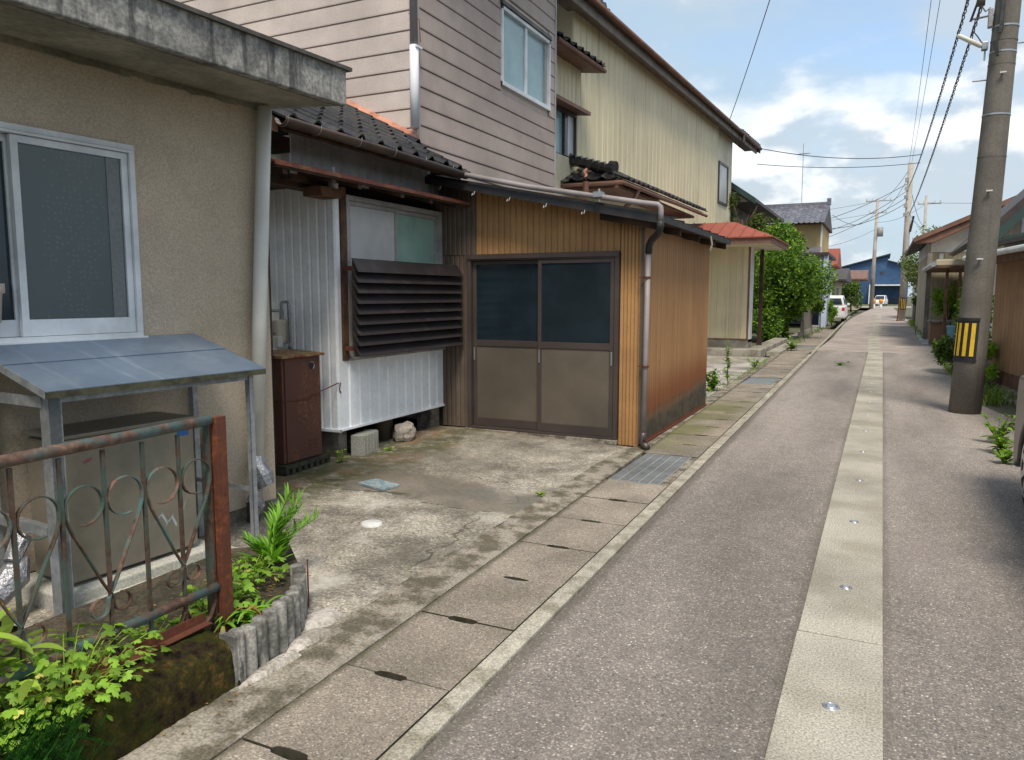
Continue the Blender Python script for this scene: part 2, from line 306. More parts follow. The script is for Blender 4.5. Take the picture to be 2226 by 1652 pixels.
def mat_moss():
    g = NG('mossy_old_wall')
    c = g.ramp(g.noise(14, 8, .72), [(.36, (.018, .013, .009)), (.46, (.05, .036, .02)), (.54, (.06, .06, .014)), (.62, (.15, .085, .032)), (.72, (.26, .20, .13))])
    c = g.mix(g.rng(g.noise(3.1, 4), .52, .64, 0, .7), c, (.05, .062, .010)); g.bump(g.noise(55, 6, .75), 1.0, .03); return g.fin(c, .98, 0, .1)
MT['moss'] = mat_moss()
MT['mortar'] = M('splashed_mortar', (.52, .49, .45), (.30, .27, .23), 9, .4, .6, .93, bs=50, fine=.2, bstr=.8, bd=.02)
MT['pole'] = M('weathered_pole_concrete', (.165, .152, .132), (.125, .116, .10), 2, .4, .6, .85, bs=55, fine=.14, bstr=.2, streak=(.10, .09, .08), st=(.52, .75), sts=(7, 7, .35))
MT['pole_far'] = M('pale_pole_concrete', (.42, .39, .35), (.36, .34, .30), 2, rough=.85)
MT['black'] = M('black_rubber', (.018, .018, .022), rough=.6, bstr=0)
MT['yellow'] = M('yellow_reflective_stripe', (.70, .47, .035), (.6, .4, .03), 9, rough=.4, bs=90, fine=.15, bstr=0)
MT['wire'] = M('black_cable', (.03, .03, .045), rough=.5, bstr=0)
MT['steel'] = M('plain_steel', (.45, .46, .48), rough=.35, metal=.8, bstr=0)
MT['lampwhite'] = M('frosted_lamp_cover', (.72, .70, .60), rough=.35, bstr=0)
MT['grate'] = M('blue_grey_grating', (.27, .30, .325), (.22, .245, .26), 7, rough=.45, metal=.5, bs=160, fine=.25, bstr=.2)
MT['grate_joint'] = M('grating_joint', (.36, .37, .35), rough=.6)
MT['bluelid'] = M('blue_iron_cover', (.15, .25, .31), (.28, .33, .34), 28, .42, .55, .7, bs=90, fine=.3)
MT['white_plastic'] = M('white_plastic', (.62, .63, .62), (.55, .56, .55), 9, rough=.5, fine=.06)
MT['stone'] = M('pale_rough_stone', (.46, .42, .37), (.30, .27, .23), 9, rough=.95, bs=40, fine=.2, bstr=.8, bd=.02)
MT['blue_wall'] = M('blue_corrugated_wall', (.035, .085, .19), (.045, .10, .21), 1, rough=.6, fine=.02)
MT['blue_dark'] = M('dark_blue_roof', (.03, .045, .07), rough=.6)
MT['tan'] = M('tan_wall', (.44, .39, .29), (.38, .34, .25), 1, rough=.8, streak=(.18, .16, .12), st=(.6, .8))
MT['yellow_wall'] = M('ochre_yellow_wall', (.46, .34, .15), (.40, .30, .14), 1, rough=.8, streak=(.28, .22, .12), st=(.6, .8))
MT['pale_blue_wall'] = M('pale_blue_wall', (.52, .60, .74), (.45, .52, .64), 1, rough=.7)
MT['white_wall'] = M('white_wall', (.74, .75, .76), (.66, .67, .68), 1, rough=.8)
MT['grey_fence'] = M('grey_block_wall', (.23, .215, .195), (.14, .13, .12), 2, rough=.9, streak=(.09, .085, .08), st=(.5, .7))
MT['dark_roof'] = M('dark_brown_roof', (.05, .04, .04), (.07, .055, .05), 3, rough=.6)
MT['green_roof'] = M('dark_green_trim', (.03, .06, .055), rough=.6)
MT['right_side'] = M('brown_side_sheet', (.30, .175, .10), (.25, .145, .085), 1.5, rough=.6, streak=(.14, .085, .055), st=(.6, .85), sts=(20, 20, .8), tint=.05)
MT['carpaint_dark'] = M('bronze_grey_paint', (.075, .07, .065), rough=.28, metal=.6, fine=.02, bstr=0, spec=.6)
MT['carpaint_white'] = M('white_car_paint', (.72, .74, .76), rough=.3, fine=.01, bstr=0)
MT['tyre'] = M('tyre_rubber', (.02, .02, .02), rough=.85, bstr=0)
MT['rim'] = M('alloy_rim', (.50, .52, .55), rough=.3, metal=.8, bstr=0)
MT['red_lamp'] = M('red_lamp_lens', (.55, .03, .03), rough=.3, bstr=0)
MT['orange'] = M('orange_barrier', (.80, .28, .02), rough=.5, bstr=0)
MT['bluebin'] = M('pale_blue_plastic', (.16, .38, .55), rough=.45, bstr=0)
MT['pot'] = M('cream_plastic_pot', (.52, .42, .35), rough=.6, bstr=0)
MT['plate_paint'] = M('worn_pale_plate', (.45, .48, .50), (.33, .34, .34), 5, rough=.6)
MT['bark'] = M('bark', (.09, .065, .045), (.05, .038, .028), 12, rough=.95, bs=40, bstr=.6, bd=.02)
G1 = [(0, (.035, .10, .012)), (.4, (.07, .19, .02)), (.75, (.14, .30, .03)), (.95, (.26, .42, .05)), (1, (.50, .50, .12))]
MT['leaf_bright'] = mat_leaf('bright_herb_leaf', [(0, (.13, .28, .03)), (.4, (.25, .42, .045)), (.8, (.40, .53, .08)), (1, (.52, .57, .13))], .3)
MT['leaf_yellow'] = mat_leaf('yellowing_leaf', [(0, (.50, .50, .10)), (1, (.60, .55, .22))], .3)
MT['leaf_blade'] = mat_leaf('blade_leaf', [(0, (.07, .20, .015)), (.6, (.16, .36, .03)), (1, (.30, .48, .05))], .3)
MT['leaf_dead'] = mat_leaf('dry_leaf', [(0, (.30, .15, .05)), (1, (.45, .30, .10))], .2)
MT['leaf_feather'] = mat_leaf('feathery_green', [(0, (.008, .06, .005)), (.6, (.02, .13, .01)), (1, (.05, .22, .02))], .3)
MT['leaf_bush'] = mat_leaf('dense_bush_leaf', [(0, (.02, .05, .007)), (.4, (.06, .14, .016)), (.75, (.13, .25, .028)), (1, (.28, .40, .05))], .3)
MT['leaf_lime'] = mat_leaf('lime_shrub_leaf', [(0, (.06, .15, .01)), (.5, (.14, .28, .02)), (1, (.28, .42, .04))], .35)
MT['leaf_pine'] = mat_leaf('grey_green_tree_leaf', [(0, (.04, .06, .02)), (.5, (.09, .13, .04)), (1, (.20, .26, .07))], .3)
MT['leaf_grass'] = mat_leaf('grass_blade', [(0, (.06, .13, .015)), (.6, (.15, .27, .03)), (1, (.34, .38, .10))], .3)
def mat_frost():
    g = NG('dotted_frosted_glass'); x = g.N('ShaderNodeTexVoronoi'); g.L(g.mapv((1, 1, 1)), x.inputs['Vector']); x.inputs['Scale'].default_value = 34; x.inputs['Randomness'].default_value = .55
    c = g.mix(g.rng(x.outputs['Distance'], .12, .34, .75, 0), (.080, .102, .108), (.125, .155, .16)); c = g.mix(g.rng(g.noise(1.5, 3), .35, .7, 0, .4), c, (.11, .13, .135))
    return g.fin(c, .30, 0, .5)
MT['glass_teal'] = mat_frost()

# ------------------------------------------------------------------ geometry helpers
class MB:
    def __init__(s, tf=None): s.v = []; s.f = []; s.tf = tf
    def add(s, vs, fs):
        o = len(s.v); s.v += [tuple(s.tf(*p)) if s.tf else tuple(p) for p in vs]; s.f += [tuple(i + o for i in f) for f in fs]; return s
    def box(s, x0, x1, y0, y1, z0, z1):
        return s.add([(x0, y0, z0), (x1, y0, z0), (x1, y1, z0), (x0, y1, z0), (x0, y0, z1), (x1, y0, z1), (x1, y1, z1), (x0, y1, z1)],
                     [(0, 3, 2, 1), (4, 5, 6, 7), (0, 1, 5, 4), (1, 2, 6, 5), (2, 3, 7, 6), (3, 0, 4, 7)])
    def hexa(s, a, b): return s.prism3(a, b)
    def prism3(s, a, b):
        n = len(a); return s.add(list(a) + list(b), [tuple(range(n))[::-1], tuple(range(n, 2 * n))] + [(i, (i + 1) % n, (i + 1) % n + n, i + n) for i in range(n)])
    def prism(s, poly, ax, a, b):
        def P(u, v, w): return {'x': (w, u, v), 'y': (u, w, v), 'z': (u, v, w)}[ax]
        return s.prism3([P(u, v, a) for u, v in poly], [P(u, v, b) for u, v in poly])
    def slab(s, p0, p1, p2, p3, t):
        """thick sheet: four corners of the top face, thickness t straight down"""
        top = [Vector(p) for p in (p0, p1, p2, p3)]; return s.prism3([q - Vector((0, 0, t)) for q in top], top)
    def tube(s, path, r, seg=8, cap=True):
        path = [Vector(p) for p in path]; rs = r if isinstance(r, (list, tuple)) else [r] * len(path); rings = []; up = None
        for i, p in enumerate(path):
            d = (path[min(i + 1, len(path) - 1)] - path[max(i - 1, 0)]).normalized()
            if up is None: up = Vector((0, 0, 1)) if abs(d.z) < .9 else Vector((1, 0, 0))
            a = d.cross(up).normalized(); b = a.cross(d).normalized(); up = b
            rings.append([p + (a * math.cos(t) + b * math.sin(t)) * rs[i] for t in [2 * math.pi * k / seg for k in range(seg)]])
        vs = [q for ring in rings for q in ring]; fs = []
        for i in range(len(path) - 1):
            for k in range(seg): fs.append((i * seg + k, i * seg + (k + 1) % seg, (i + 1) * seg + (k + 1) % seg, (i + 1) * seg + k))
        if cap: fs += [tuple(range(seg))[::-1], tuple(range(len(vs) - seg, len(vs)))]
        return s.add(vs, fs)
    def lathe(s, c, prof, seg=20):
        vs = []; fs = []; n = len(prof)
        for k in range(seg):
            t = 2 * math.pi * k / seg
            for r, z in prof: vs.append((c[0] + r * math.cos(t), c[1] + r * math.sin(t), c[2] + z))
        for k in range(seg):
            for i in range(n - 1): fs.append((k * n + i, ((k + 1) % seg) * n + i, ((k + 1) % seg) * n + i + 1, k * n + i + 1))
        return s.add(vs, fs)
    def ribbon(s, pts, w, t):
        """flat bar following pts in a plane; w = world vector of its width, t = thickness"""
        pts = [Vector(p) for p in pts]; w = Vector(w); vs = []
        for i, p in enumerate(pts):
            d = (pts[min(i + 1, len(pts) - 1)] - pts[max(i - 1, 0)]).normalized(); n = d.cross(w).normalized() * t
            vs += [p - n - w, p - n + w, p + n + w, p + n - w]
        fs = [(i * 4 + k, i * 4 + (k + 1) % 4, (i + 1) * 4 + (k + 1) % 4, (i + 1) * 4 + k) for i in range(len(pts) - 1) for k in range(4)]
        fs += [(3, 2, 1, 0), tuple(len(vs) - 4 + k for k in range(4))]; return s.add(vs, fs)

def setp(o, label=None, cat=None, group=None, kind=None):
    if label: o['label'] = label
    if cat: o['category'] = cat
    if group: o['group'] = group
    if kind: o['kind'] = kind
    return o
def mesh_of(name, mb, mat, off=(0, 0, 0), smooth=False):
    me = bpy.data.meshes.new(name); me.from_pydata([(v[0] - off[0], v[1] - off[1], v[2] - off[2]) for v in mb.v], [], mb.f)
    me.materials.append(MT[mat] if isinstance(mat, str) else mat)
    if smooth: me.polygons.foreach_set('use_smooth', [True] * len(me.polygons))
    return me
ROOTLOC = {}
def wloc(p):
    t = Vector((0, 0, 0))
    while p: t += p.location; p = p.parent
    return t
def part(name, mb, mat, parent=None, smooth=False, bevel=0, fix=True, label=None, kind=None, loc=None):
    """links the collected shapes as one mesh object; a top-level one gets its origin at its base"""
    if parent: off = wloc(parent)
    else:
        if loc is None:
            xs, ys, zs = zip(*mb.v); loc = ((min(xs) + max(xs)) / 2, (min(ys) + max(ys)) / 2, min(zs))
        off = Vector(loc)
    me = mesh_of(name, mb, mat, off, smooth)
    if fix and len(me.polygons) < 60000:
        import bmesh
        b = bmesh.new(); b.from_mesh(me); bmesh.ops.recalc_face_normals(b, faces=b.faces); b.to_mesh(me); b.free()
    o = bpy.data.objects.new(name, me); COL.objects.link(o)
    if parent: o.parent = parent
    else: o.location = off
    if bevel:
        m = o.modifiers.new('bevel', 'BEVEL'); m.width = bevel; m.segments = 2; m.limit_method = 'ANGLE'; m.angle_limit = R(40)
    if label: o['label'] = label
    if kind: o['kind'] = kind
    return o
def thing(name, loc, label, cat, group=None):
    o = bpy.data.objects.new(name, None); COL.objects.link(o); o.location = loc; o.empty_display_size = .2
    return setp(o, label, cat, group)
def inst(name, me, parent, mw):
    o = bpy.data.objects.new(name, me); COL.objects.link(o)
    if parent: o.parent = parent; mw = Matrix.Translation(-wloc(parent)) @ mw
    o.matrix_basis = mw; return o
def copy_thing(root, delta, label=None, rot=None):
    r = root.copy(); COL.objects.link(r); r.location = root.location + Vector(delta)
    if label: r['label'] = label
    if rot is not None: r.rotation_euler.z = rot
    for ch in list(root.children):
        c = ch.copy(); COL.objects.link(c); c.parent = r
        for gch in ch.children:
            d = gch.copy(); COL.objects.link(d); d.parent = c
    return r
def basis(o, x, y, z): return Matrix((( x[0], y[0], z[0], o[0]), (x[1], y[1], z[1], o[1]), (x[2], y[2], z[2], o[2]), (0, 0, 0, 1)))

def boards(parent, axis, fixed, out, a0, a1, w, z0, z1, mat, name='cladding_board', t=.02, gap=.006, zf=None, rib=.0):
    """vertical boards side by side on the plane axis=fixed; zf(a) gives the top where it slopes"""
    n = max(1, round((a1 - a0) / w)); w = (a1 - a0) / n; cache = None
    for i in range(n):
        u0, u1 = a0 + i * w, a0 + (i + 1) * w
        zt0, zt1 = (zf(u0), zf(u1)) if zf else (z1, z1)
        f0, f1 = fixed - out * .001, fixed + out * t; g = gap / 2; e = min(.012, w * .18)
        prof = [(u0, f0), (u1, f0), (u1 - g, f1 - out * t * .7), (u1 - g - e, f1), (u0 + g + e, f1), (u0 + g, f1 - out * t * .7)]
        def P(u, f, z): return (f, u, z) if axis == 'x' else (u, f, z)
        if zf is None and cache is not None:
            c0, me = cache; part_loc = wloc(parent); o = bpy.data.objects.new(name, me); COL.objects.link(o); o.parent = parent
            o.location = (0, i * w, 0) if axis == 'x' else (i * w, 0, 0); continue
        mb = MB(); zz = lambda u: zt0 + (zt1 - zt0) * (u - u0) / (u1 - u0)
        mb.prism3([P(u, f, z0) for u, f in prof], [P(u, f, zz(u)) for u, f in prof])
        o = part(name, mb, mat, parent)
        if zf is None: cache = (0, o.data)

def lap_boards(parent, axis, fixed, out, a0, a1, z0, z1, h, mat, holes=()):
    """horizontal lapped siding; each board is proud at its lower edge; holes = (a0,a1,z0,z1)"""
    z = z0
    while z < z1 - .01:
        t = min(z + h, z1); segs = [(a0, a1)]
        for (h0, h1, hz0, hz1) in holes:
            if t > hz0 + .02 and z < hz1 - .02: segs = [(a0, h0), (h1, a1)]
        for s0, s1 in segs:
            f0, f1, f2 = fixed, fixed + out * .026, fixed + out * .018
            prof = [(f0, z + .002), (f1, z + .014), (f1 + out * .001, z + .03), (f2, t - .002), (f0, t - .001)]
            mb = MB()
            if axis == 'x': mb.prism3([(f, s0, q) for f, q in prof], [(f, s1, q) for f, q in prof])
            else: mb.prism3([(s0, f, q) for f, q in prof], [(s1, f, q) for f, q in prof])
            part('siding_board', mb, mat, parent)
        z = t

def ktile(w=.27, l=.29, hump=.035, t=.016, n=10):
    """one S-shaped roof tile: x across, y down the slope, z up"""
    P = []
    for i in range(n + 1):
        u = i / n; z = -.016 * math.sin(math.pi * u / .62) if u < .62 else hump * math.sin(math.pi * (u - .62) / .38)
        P.append((u * (w + .015), z))
    mb = MB(); vs = []
    for y, dz in ((0, 0), (l, .014)):
        for x, z in P: vs.append((x, y, z + dz + t))
        for x, z in P: vs.append((x, y, z + dz))
    m = n + 1; fs = []
    for i in range(n):
        fs += [(i, i + 1, 2 * m + i + 1, 2 * m + i), (m + i, 3 * m + i, 3 * m + i + 1, m + i + 1), (2 * m + i, 2 * m + i + 1, 3 * m + i + 1, 3 * m + i), (i, m + i, m + i + 1, i + 1)]
    fs += [(0, 2 * m, 3 * m, m), (n, m + n, 3 * m + n, 2 * m + n)]
    return mb.add(vs, fs)
TILE_ME = None
def tile_roof(parent, eave0, along, up, ncol, nrow, mat='tile', w=.27, expo=.235, keep=None, hump=.035):
    """courses of tiles from the eave up; keep(point) drops tiles outside the roof outline"""
    me = mesh_of('roof_tile', ktile(w, expo * 1.22, hump), mat, smooth=False)
    A = Vector(along).normalized(); U = Vector(up).normalized(); Nn = A.cross(U).normalized()
    if Nn.z < 0: Nn = -Nn
    cnt = 0
    for r in range(nrow):
        for c in range(ncol):
            p = Vector(eave0) + A * (w * c) + U * (expo * (r + 1) + .0)
            if keep and not keep(p + A * w * .5): continue
            j = random.uniform(-.004, .004)
            X = A if Nn.dot(A.cross(-U)) > 0 else -A
            o = p + Nn * (.0 + j) if X is A or X == A else p + A * w + Nn * j
            inst('roof_tile', me, parent, basis(o, X, -U, Nn)); cnt += 1
    return cnt

def leafmesh(n, crn, rad, size, seed, clumps=12, flat=.0, ratio=.45, shell=.55, hang=0):
    """many small bent leaves gathered in clumps through an uneven crown"""
    rd = random.Random(seed); mb = MB(); cl = []
    for i in range(clumps):
        while True:
            p = Vector((rd.uniform(-1, 1), rd.uniform(-1, 1), rd.uniform(-1, 1)))
            if shell < p.length < 1: break
        cl.append((p, rd.uniform(.25, .5)))
    for i in range(n):
        c, cr = rd.choice(cl); d = Vector((rd.gauss(0, 1), rd.gauss(0, 1), rd.gauss(0, 1))).normalized() * (cr * rd.random() ** .4)
        q = c + d; p = Vector((crn[0] + q.x * rad[0], crn[1] + q.y * rad[1], crn[2] + q.z * rad[2]))
        s = size * rd.uniform(.6, 1.3); a = Vector((rd.uniform(-1, 1), rd.uniform(-1, 1), rd.uniform(-.6, .8) - hang)).normalized()
        b = a.cross(Vector((rd.uniform(-1, 1), rd.uniform(-1, 1), rd.uniform(-1, 1)))).normalized() * s * ratio; nrm = a.cross(b).normalized() * s * .12; a = a * s
        mb.add([p, p + a * .45 + b * .5 + nrm, p + a, p + a * .45 - b * .5 + nrm], [(0, 1, 2, 3)])
    return mb
exec_sections = []

# ================================================================== THE SETTING
XK = lambda y: -1.31 - .0125 * (y - 2)          # road side of the kerb strip
XS = lambda y: -1.89 - .021 * (y - 1.75)        # left edge of the drain covers
def sheet(name, poly, z, mat, t=.05, kind='structure', parent=None):
    mb = MB().prism(poly, 'z', z - t, z); o = part(name, mb, mat, parent); o['kind'] = kind; return o
g = MB().add([(-900, -300, -.40), (900, -300, -.40), (900, 1500, -.40), (-900, 1500, -.40)], [(0, 1, 2, 3)]); part('ground', g, 'grassground', kind='structure')
sheet('verge_left', [(-700, -60), (-1.95, -60), (-1.95, 14), (-2.3, 40), (-2.6, 105), (-700, 105)], -.07, 'grassground', .1)
sheet('verge_far_right', [(1.2, -60), (700, -60), (700, 105), (1.1, 105)], -.07, 'grassground', .1)
sheet('far_field', [(-700, 118), (700, 118), (700, 1200), (-700, 1200)], -.07, 'grassground', .1)
ys = [-3, 0, 2, 4, 6, 8, 11, 14, 18, 22.4]
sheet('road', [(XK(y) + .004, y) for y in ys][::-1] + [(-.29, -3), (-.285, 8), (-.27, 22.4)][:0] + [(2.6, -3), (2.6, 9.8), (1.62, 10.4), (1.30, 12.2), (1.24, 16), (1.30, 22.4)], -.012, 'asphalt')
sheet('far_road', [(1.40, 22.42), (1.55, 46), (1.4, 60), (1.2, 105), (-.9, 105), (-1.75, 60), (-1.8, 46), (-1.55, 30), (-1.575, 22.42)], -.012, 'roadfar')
sheet('crossing_pavement', [(3.6, 22.42), (3.6, 26.5), (1.47, 26.5), (1.41, 22.42)], -.008, 'drive2')
sheet('side_street', [(-30, 105.1), (40, 105.1), (40, 118), (-30, 118)], -.012, 'roadfar')
# kerb strip
kerb = setp(thing('kerb', (-1.4, 0, 0), None, None), kind='structure')
y = -2.5
while y < 60:
    l = 2.0; y1 = y + l; mb = MB()
    pts = [(XK(y) - .093, y + .003), (XK(y) - .002, y + .003), (XK(y1) - .002, y1 - .003), (XK(y1) - .093, y1 - .003)]
    mb.prism(pts, 'z', -.05, .004 + random.uniform(-.002, .002)); part('kerb_stone', mb, 'kerb', kerb, bevel=.006); y = y1
# median strip of poured slabs with snow melting nozzles
med = setp(thing('median_strip', (-.1, 0, 0), None, None), kind='structure')
for a, b in ((-2.6, 3.510), (3.522, 9.36), (9.366, 15.5), (15.506, 22.4)):
    mb = MB().prism([(-.272, a), (.073, a), (.074, b), (-.275, b)], 'z', -.05, 0.0); part('median_slab', mb, 'strip', med, bevel=.004)
for a, b in ((22.44, 34), (34.01, 46), (46.01, 70)):
    part('median_slab', MB().prism([(-.30, a), (.03, a), (-.06, b), (-.42, b)], 'z', -.05, 0.0), 'strip', med)
nz = None
for k, yy in enumerate([1.6, 2.884, 4.156, 5.427, 6.70, 7.97, 9.24, 10.51, 11.78, 13.05, 14.32, 15.6]):
    c = (-.098, yy, -.001)
    if nz is None:
        nz = thing('snow_melting_nozzle', c, '', 'nozzle', 'snow melting nozzles along the pale median strip')
        part('rim', MB().lathe(c, [(.030, -.01), (.030, .003), (.024, .005), (.022, .002)]), 'steel', nz, smooth=True)
        part('cap', MB().lathe(c, [(.0, .007), (.012, .007), (.021, .0035), (.021, -.004)], 16), 'rim', nz, smooth=True)
        o = nz
    else: o = copy_thing(nz, (0, yy - 1.6, 0))
    o['label'] = ['round steel nozzle in the median strip, below the frame', 'nearest round steel nozzle set in the pale median strip', 'round steel nozzle on the strip just past its cross joint', 'third steel nozzle up the strip, level with the roadside steel grating'][k] if k < 4 else '%s steel nozzle counted up the median strip from the frame bottom' % ['', '', '', '', 'fifth', 'sixth', 'seventh', 'eighth', 'ninth', 'tenth', 'eleventh', 'twelfth'][k]
# drain cover slabs: each has half a hand hole at both ends
dc = part('gutter_channel', MB().prism([(XS(-2) , -2), (XK(-2) - .1, -2), (XK(24) - .1, 24), (XS(24), 24)], 'z', -.36, -.33), 'darkgap', kind='structure', loc=(0, 0, 0))  # near-black floor colour stands in for the shade below the hand holes
P_ = .578
for k in range(-5, 60):
    y0, y1 = 1.79 + P_ * k, 1.79 + P_ * (k + 1)
    if 5.8 < (y0 + y1) / 2 < 6.9 or 13.3 < (y0 + y1) / 2 < 14.5 or 23.1 < (y0 + y1) / 2 < 24.2: continue
    if y0 > 24: pts = [(XS(24) - .0 + (XK(y0) - XK(24)), y0 + .004), (XK(y0) - .1, y0 + .004), (XK(y1) - .1, y1 - .004), (XS(24) + (XK(y1) - XK(24)), y1 - .004)]
    else:
        c = -1.685; h = .062; w = random.uniform(.017, .024); jt = .0033 + random.uniform(0, .002)
        pts = [(XS(y0), y0 + jt), (c - h - .012, y0 + jt), (c - h, y0 + w * random.uniform(.7, 1)), (c - h * .4, y0 + w * random.uniform(.9, 1.2)), (c + h * .4, y0 + w * random.uniform(.9, 1.15)), (c + h, y0 + w * random.uniform(.7, 1)), (c + h + .012, y0 + jt), (XK(y0) - .101, y0 + jt),
               (XK(y1) - .101, y1 - jt), (c + h + .012, y1 - jt), (c + h, y1 - w * random.uniform(.7, 1)), (c + h * .3, y1 - w * random.uniform(.9, 1.2)), (c - h * .5, y1 - w * random.uniform(.9, 1.2)), (c - h, y1 - w * random.uniform(.7, 1)), (c - h - .012, y1 - jt), (XS(y1), y1 - jt)]
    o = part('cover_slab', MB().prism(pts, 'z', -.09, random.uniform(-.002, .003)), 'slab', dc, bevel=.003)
    o.data.materials.append(MT['joint_dirt_shade'])        # joint dirt plus painted shade, so the hand holes read dark
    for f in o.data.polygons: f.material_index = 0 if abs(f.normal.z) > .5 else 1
sheet('far_footway', [(-2.9, 24), (XS(24) - .01, 24), (XK(60) - .75, 60), (-3.6, 60)], -.004, 'drive2')
sheet('far_footway_right', [(1.15, 27), (2.2, 26.4), (2.6, 60), (1.45, 60), (1.56, 46)], -.03, 'footing')
# steel gratings in the row of covers
def grating(y0, y1, label, nx=5, ny=4):
    xl, xr = XS(y0) + .02, XK(y0) - .17
    t = thing('drain_grating', ((xl + xr) / 2, (y0 + y1) / 2, -.03), label, 'grating', 'steel gratings over the roadside drain')
    part('frame', MB().box(xl, xr, y0, y1, -.03, .001), 'grate_joint', t)
    for i in range(nx):
        for j in range(ny):
            a, b = xl + (xr - xl) * i / nx, xl + (xr - xl) * (i + 1) / nx; c, d = y0 + (y1 - y0) * j / ny, y0 + (y1 - y0) * (j + 1) / ny
            part('panel', MB().box(a + .005, b - .005, c + .006, d - .006, .0, .005 + random.uniform(-.001, .001)), 'grate', t)
    sheet('grating_side_fill', [(xr + .003, y0), (XK(y0) - .1, y0), (XK(y1) - .1, y1), (xr + .003, y1)], -.001, 'edge')
    return t
grating(5.845, 6.975, 'pale blue grey steel grating beside the kerb near the brown garage corner')
grating(13.35, 14.42, 'darker barred steel grating beside the kerb beyond the brown garage', 7, 2)
grating(23.15, 24.15, 'small distant steel grating beside the kerb near the dense bush', 6, 2)
# rough concrete edging between the covers and the driveway, uneven on its left side
def wavy(y0, y1, fx, amp, step=.12, seed=1):
    rd = random.Random(seed); out = []; y = y0
    while y < y1: out.append((fx(y) + rd.uniform(-amp, amp), y)); y += step
    out.append((fx(y1), y1)); return out
XE = lambda y: -2.17 - .012 * (y - 1.5)
a = wavy(-.5, 7.2, XE, .014); sheet('edging', a[::-1] + [(XS(-.5) - .006, -.5), (XS(7.2) - .006, 7.2)], .002, 'edge')
a = wavy(7.2, 24, lambda y: XS(y) - .16, .012, .3, 2); sheet('far_edging', a[::-1] + [(XS(7.2) - .006, 7.2), (XS(24) - .006, 24)], .001, 'edge')
# the driveway: a sheet with real dips and rises
def driveway():
    nx, ny = 60, 100; x0, x1, y0, y1 = -6.2, -2.165, 2.0, 7.24; rd = random.Random(5)
    from mathutils import noise as NZ
    vs = []; fs = []
    for j in range(ny + 1):
        for i in range(nx + 1):
            x = x0 + (x1 - x0) * i / nx; y = y0 + (y1 - y0) * j / ny
            xe = XE(y) - .004; x = x0 + (xe - x0) * i / nx
            h = .010 * NZ.noise(Vector((x * 1.1, y * 1.1, 0))) + .004 * NZ.noise(Vector((x * 7, y * 7, 3)))
            rise = .045 * min(1, max(0, (-2.3 - x) / 1.2)) * min(1, max(0, (y - 4.6) / 2.2))
            vs.append((x, y, h - .004 + rise))
    for j in range(ny):
        for i in range(nx): q = j * (nx + 1) + i; fs.append((q, q + 1, q + nx + 2, q + nx + 1))
    return MB().add(vs, fs)
part('driveway', driveway(), 'driveway', kind='structure', smooth=True)
sheet('second_driveway', [(-6, 10.75), (XS(10.75) - .17, 10.75), (XS(19.3) - .17, 19.3), (-6, 19.3)], .0, 'drive2')
sheet('second_driveway_joint', [(-6, 17.6), (XS(17.6) - .18, 17.6), (XS(19.25) - .18, 19.25), (-6, 19.25)], .004, 'step_conc', .003)
sheet('garage_side_strip', [(-2.12, 7.25), (XS(7.2) - .165, 7.25), (XS(10.7) - .165, 10.7), (-2.13, 10.7)], .0, 'footing')
sheet('planting_bed', [(-3.2, 1.2), (-2.45, 1.2), (-2.30, 2.05), (-2.35, 2.45), (-2.60, 2.9), (-2.95, 3.2), (-3.2, 3.0)], .10, 'dirt', .12)
sheet('verge_right', [(1.28, 12.0), (1.60, 10.45), (2.6, 9.9), (6, 9.9), (6, 22.4), (1.33, 22.4)], -.02, 'grassground')

# ================================================================== BEIGE HOUSE (left edge)
TH = R(3.8); BO = (-3.82, 3.35); cT, sT = math.cos(TH), math.sin(TH)
def BH(n, s, z):        # n: outward from the facade, s: along it away from the camera
    return (BO[0] + n * cT + s * sT, BO[1] - n * sT + s * cT, z)
bh = thing('beige_house', BH(-2, -1, 0), 'beige stuccoed flat roofed building with a thick stained concrete eave at the left edge', 'house')
S0, S1 = -5.5, .63; W0, W1, WZ0, WZ1 = -1.85, -.335, 1.262, 2.335
w = MB(BH)
w.box(-.15, 0, S0, W0, .08, 2.78).box(-.15, 0, W1, S1, .08, 2.78).box(-.15, -.0005, W0, W1, .08, WZ0).box(-.15, -.0005, W0, W1, WZ1, 2.78)
w.box(-5, -.15, S1 - .12, S1, .08, 2.78)
part('wall', w, 'stucco', bh)
part('footing', MB(BH).box(-4.9, -.02, S0, S1 - .02, -.1, .079), 'footing', bh)
es = part('eave_slab', MB(BH).prism3([(-5, S0, 2.76), (-.02, S0, 2.76), (.64, S0, 2.70), (.64, S0, 2.925), (-5, S0, 3.0)], [(-5, S1 + .11, 2.76), (-.02, S1 + .11, 2.76), (.64, S1 + .11, 2.70), (.64, S1 + .11, 2.925), (-5, S1 + .11, 3.0)]), 'eave_conc', bh, bevel=.008)
part('soffit', MB(BH).prism3([(-.0, S0, 2.752), (.58, S0, 2.698), (.58, S0, 2.705), (0, S0, 2.758)], [(0, S1 + .09, 2.752), (.58, S1 + .02, 2.698), (.58, S1 + .09, 2.705), (0, S1 + .09, 2.758)]), 'soffit_conc', bh)
part('flashing', MB(BH).prism3([(-5, S0, 2.99), (.665, S0, 2.915), (.665, S0, 2.937), (-5, S0, 3.02)], [(-5, S1 + .14, 2.99), (.665, S1 + .14, 2.915), (.665, S1 + .14, 2.937), (-5, S1 + .14, 3.02)]), 'cap_dark', bh)
rd = random.Random(3); mb = MB(BH); s = S0
pts = []
while s < S1 - .02: pts.append(s); s += rd.uniform(.03, .12)
pts.append(S1 - .02)
lo = [(.018, q, 2.72 - rd.uniform(0, .022)) for q in pts]
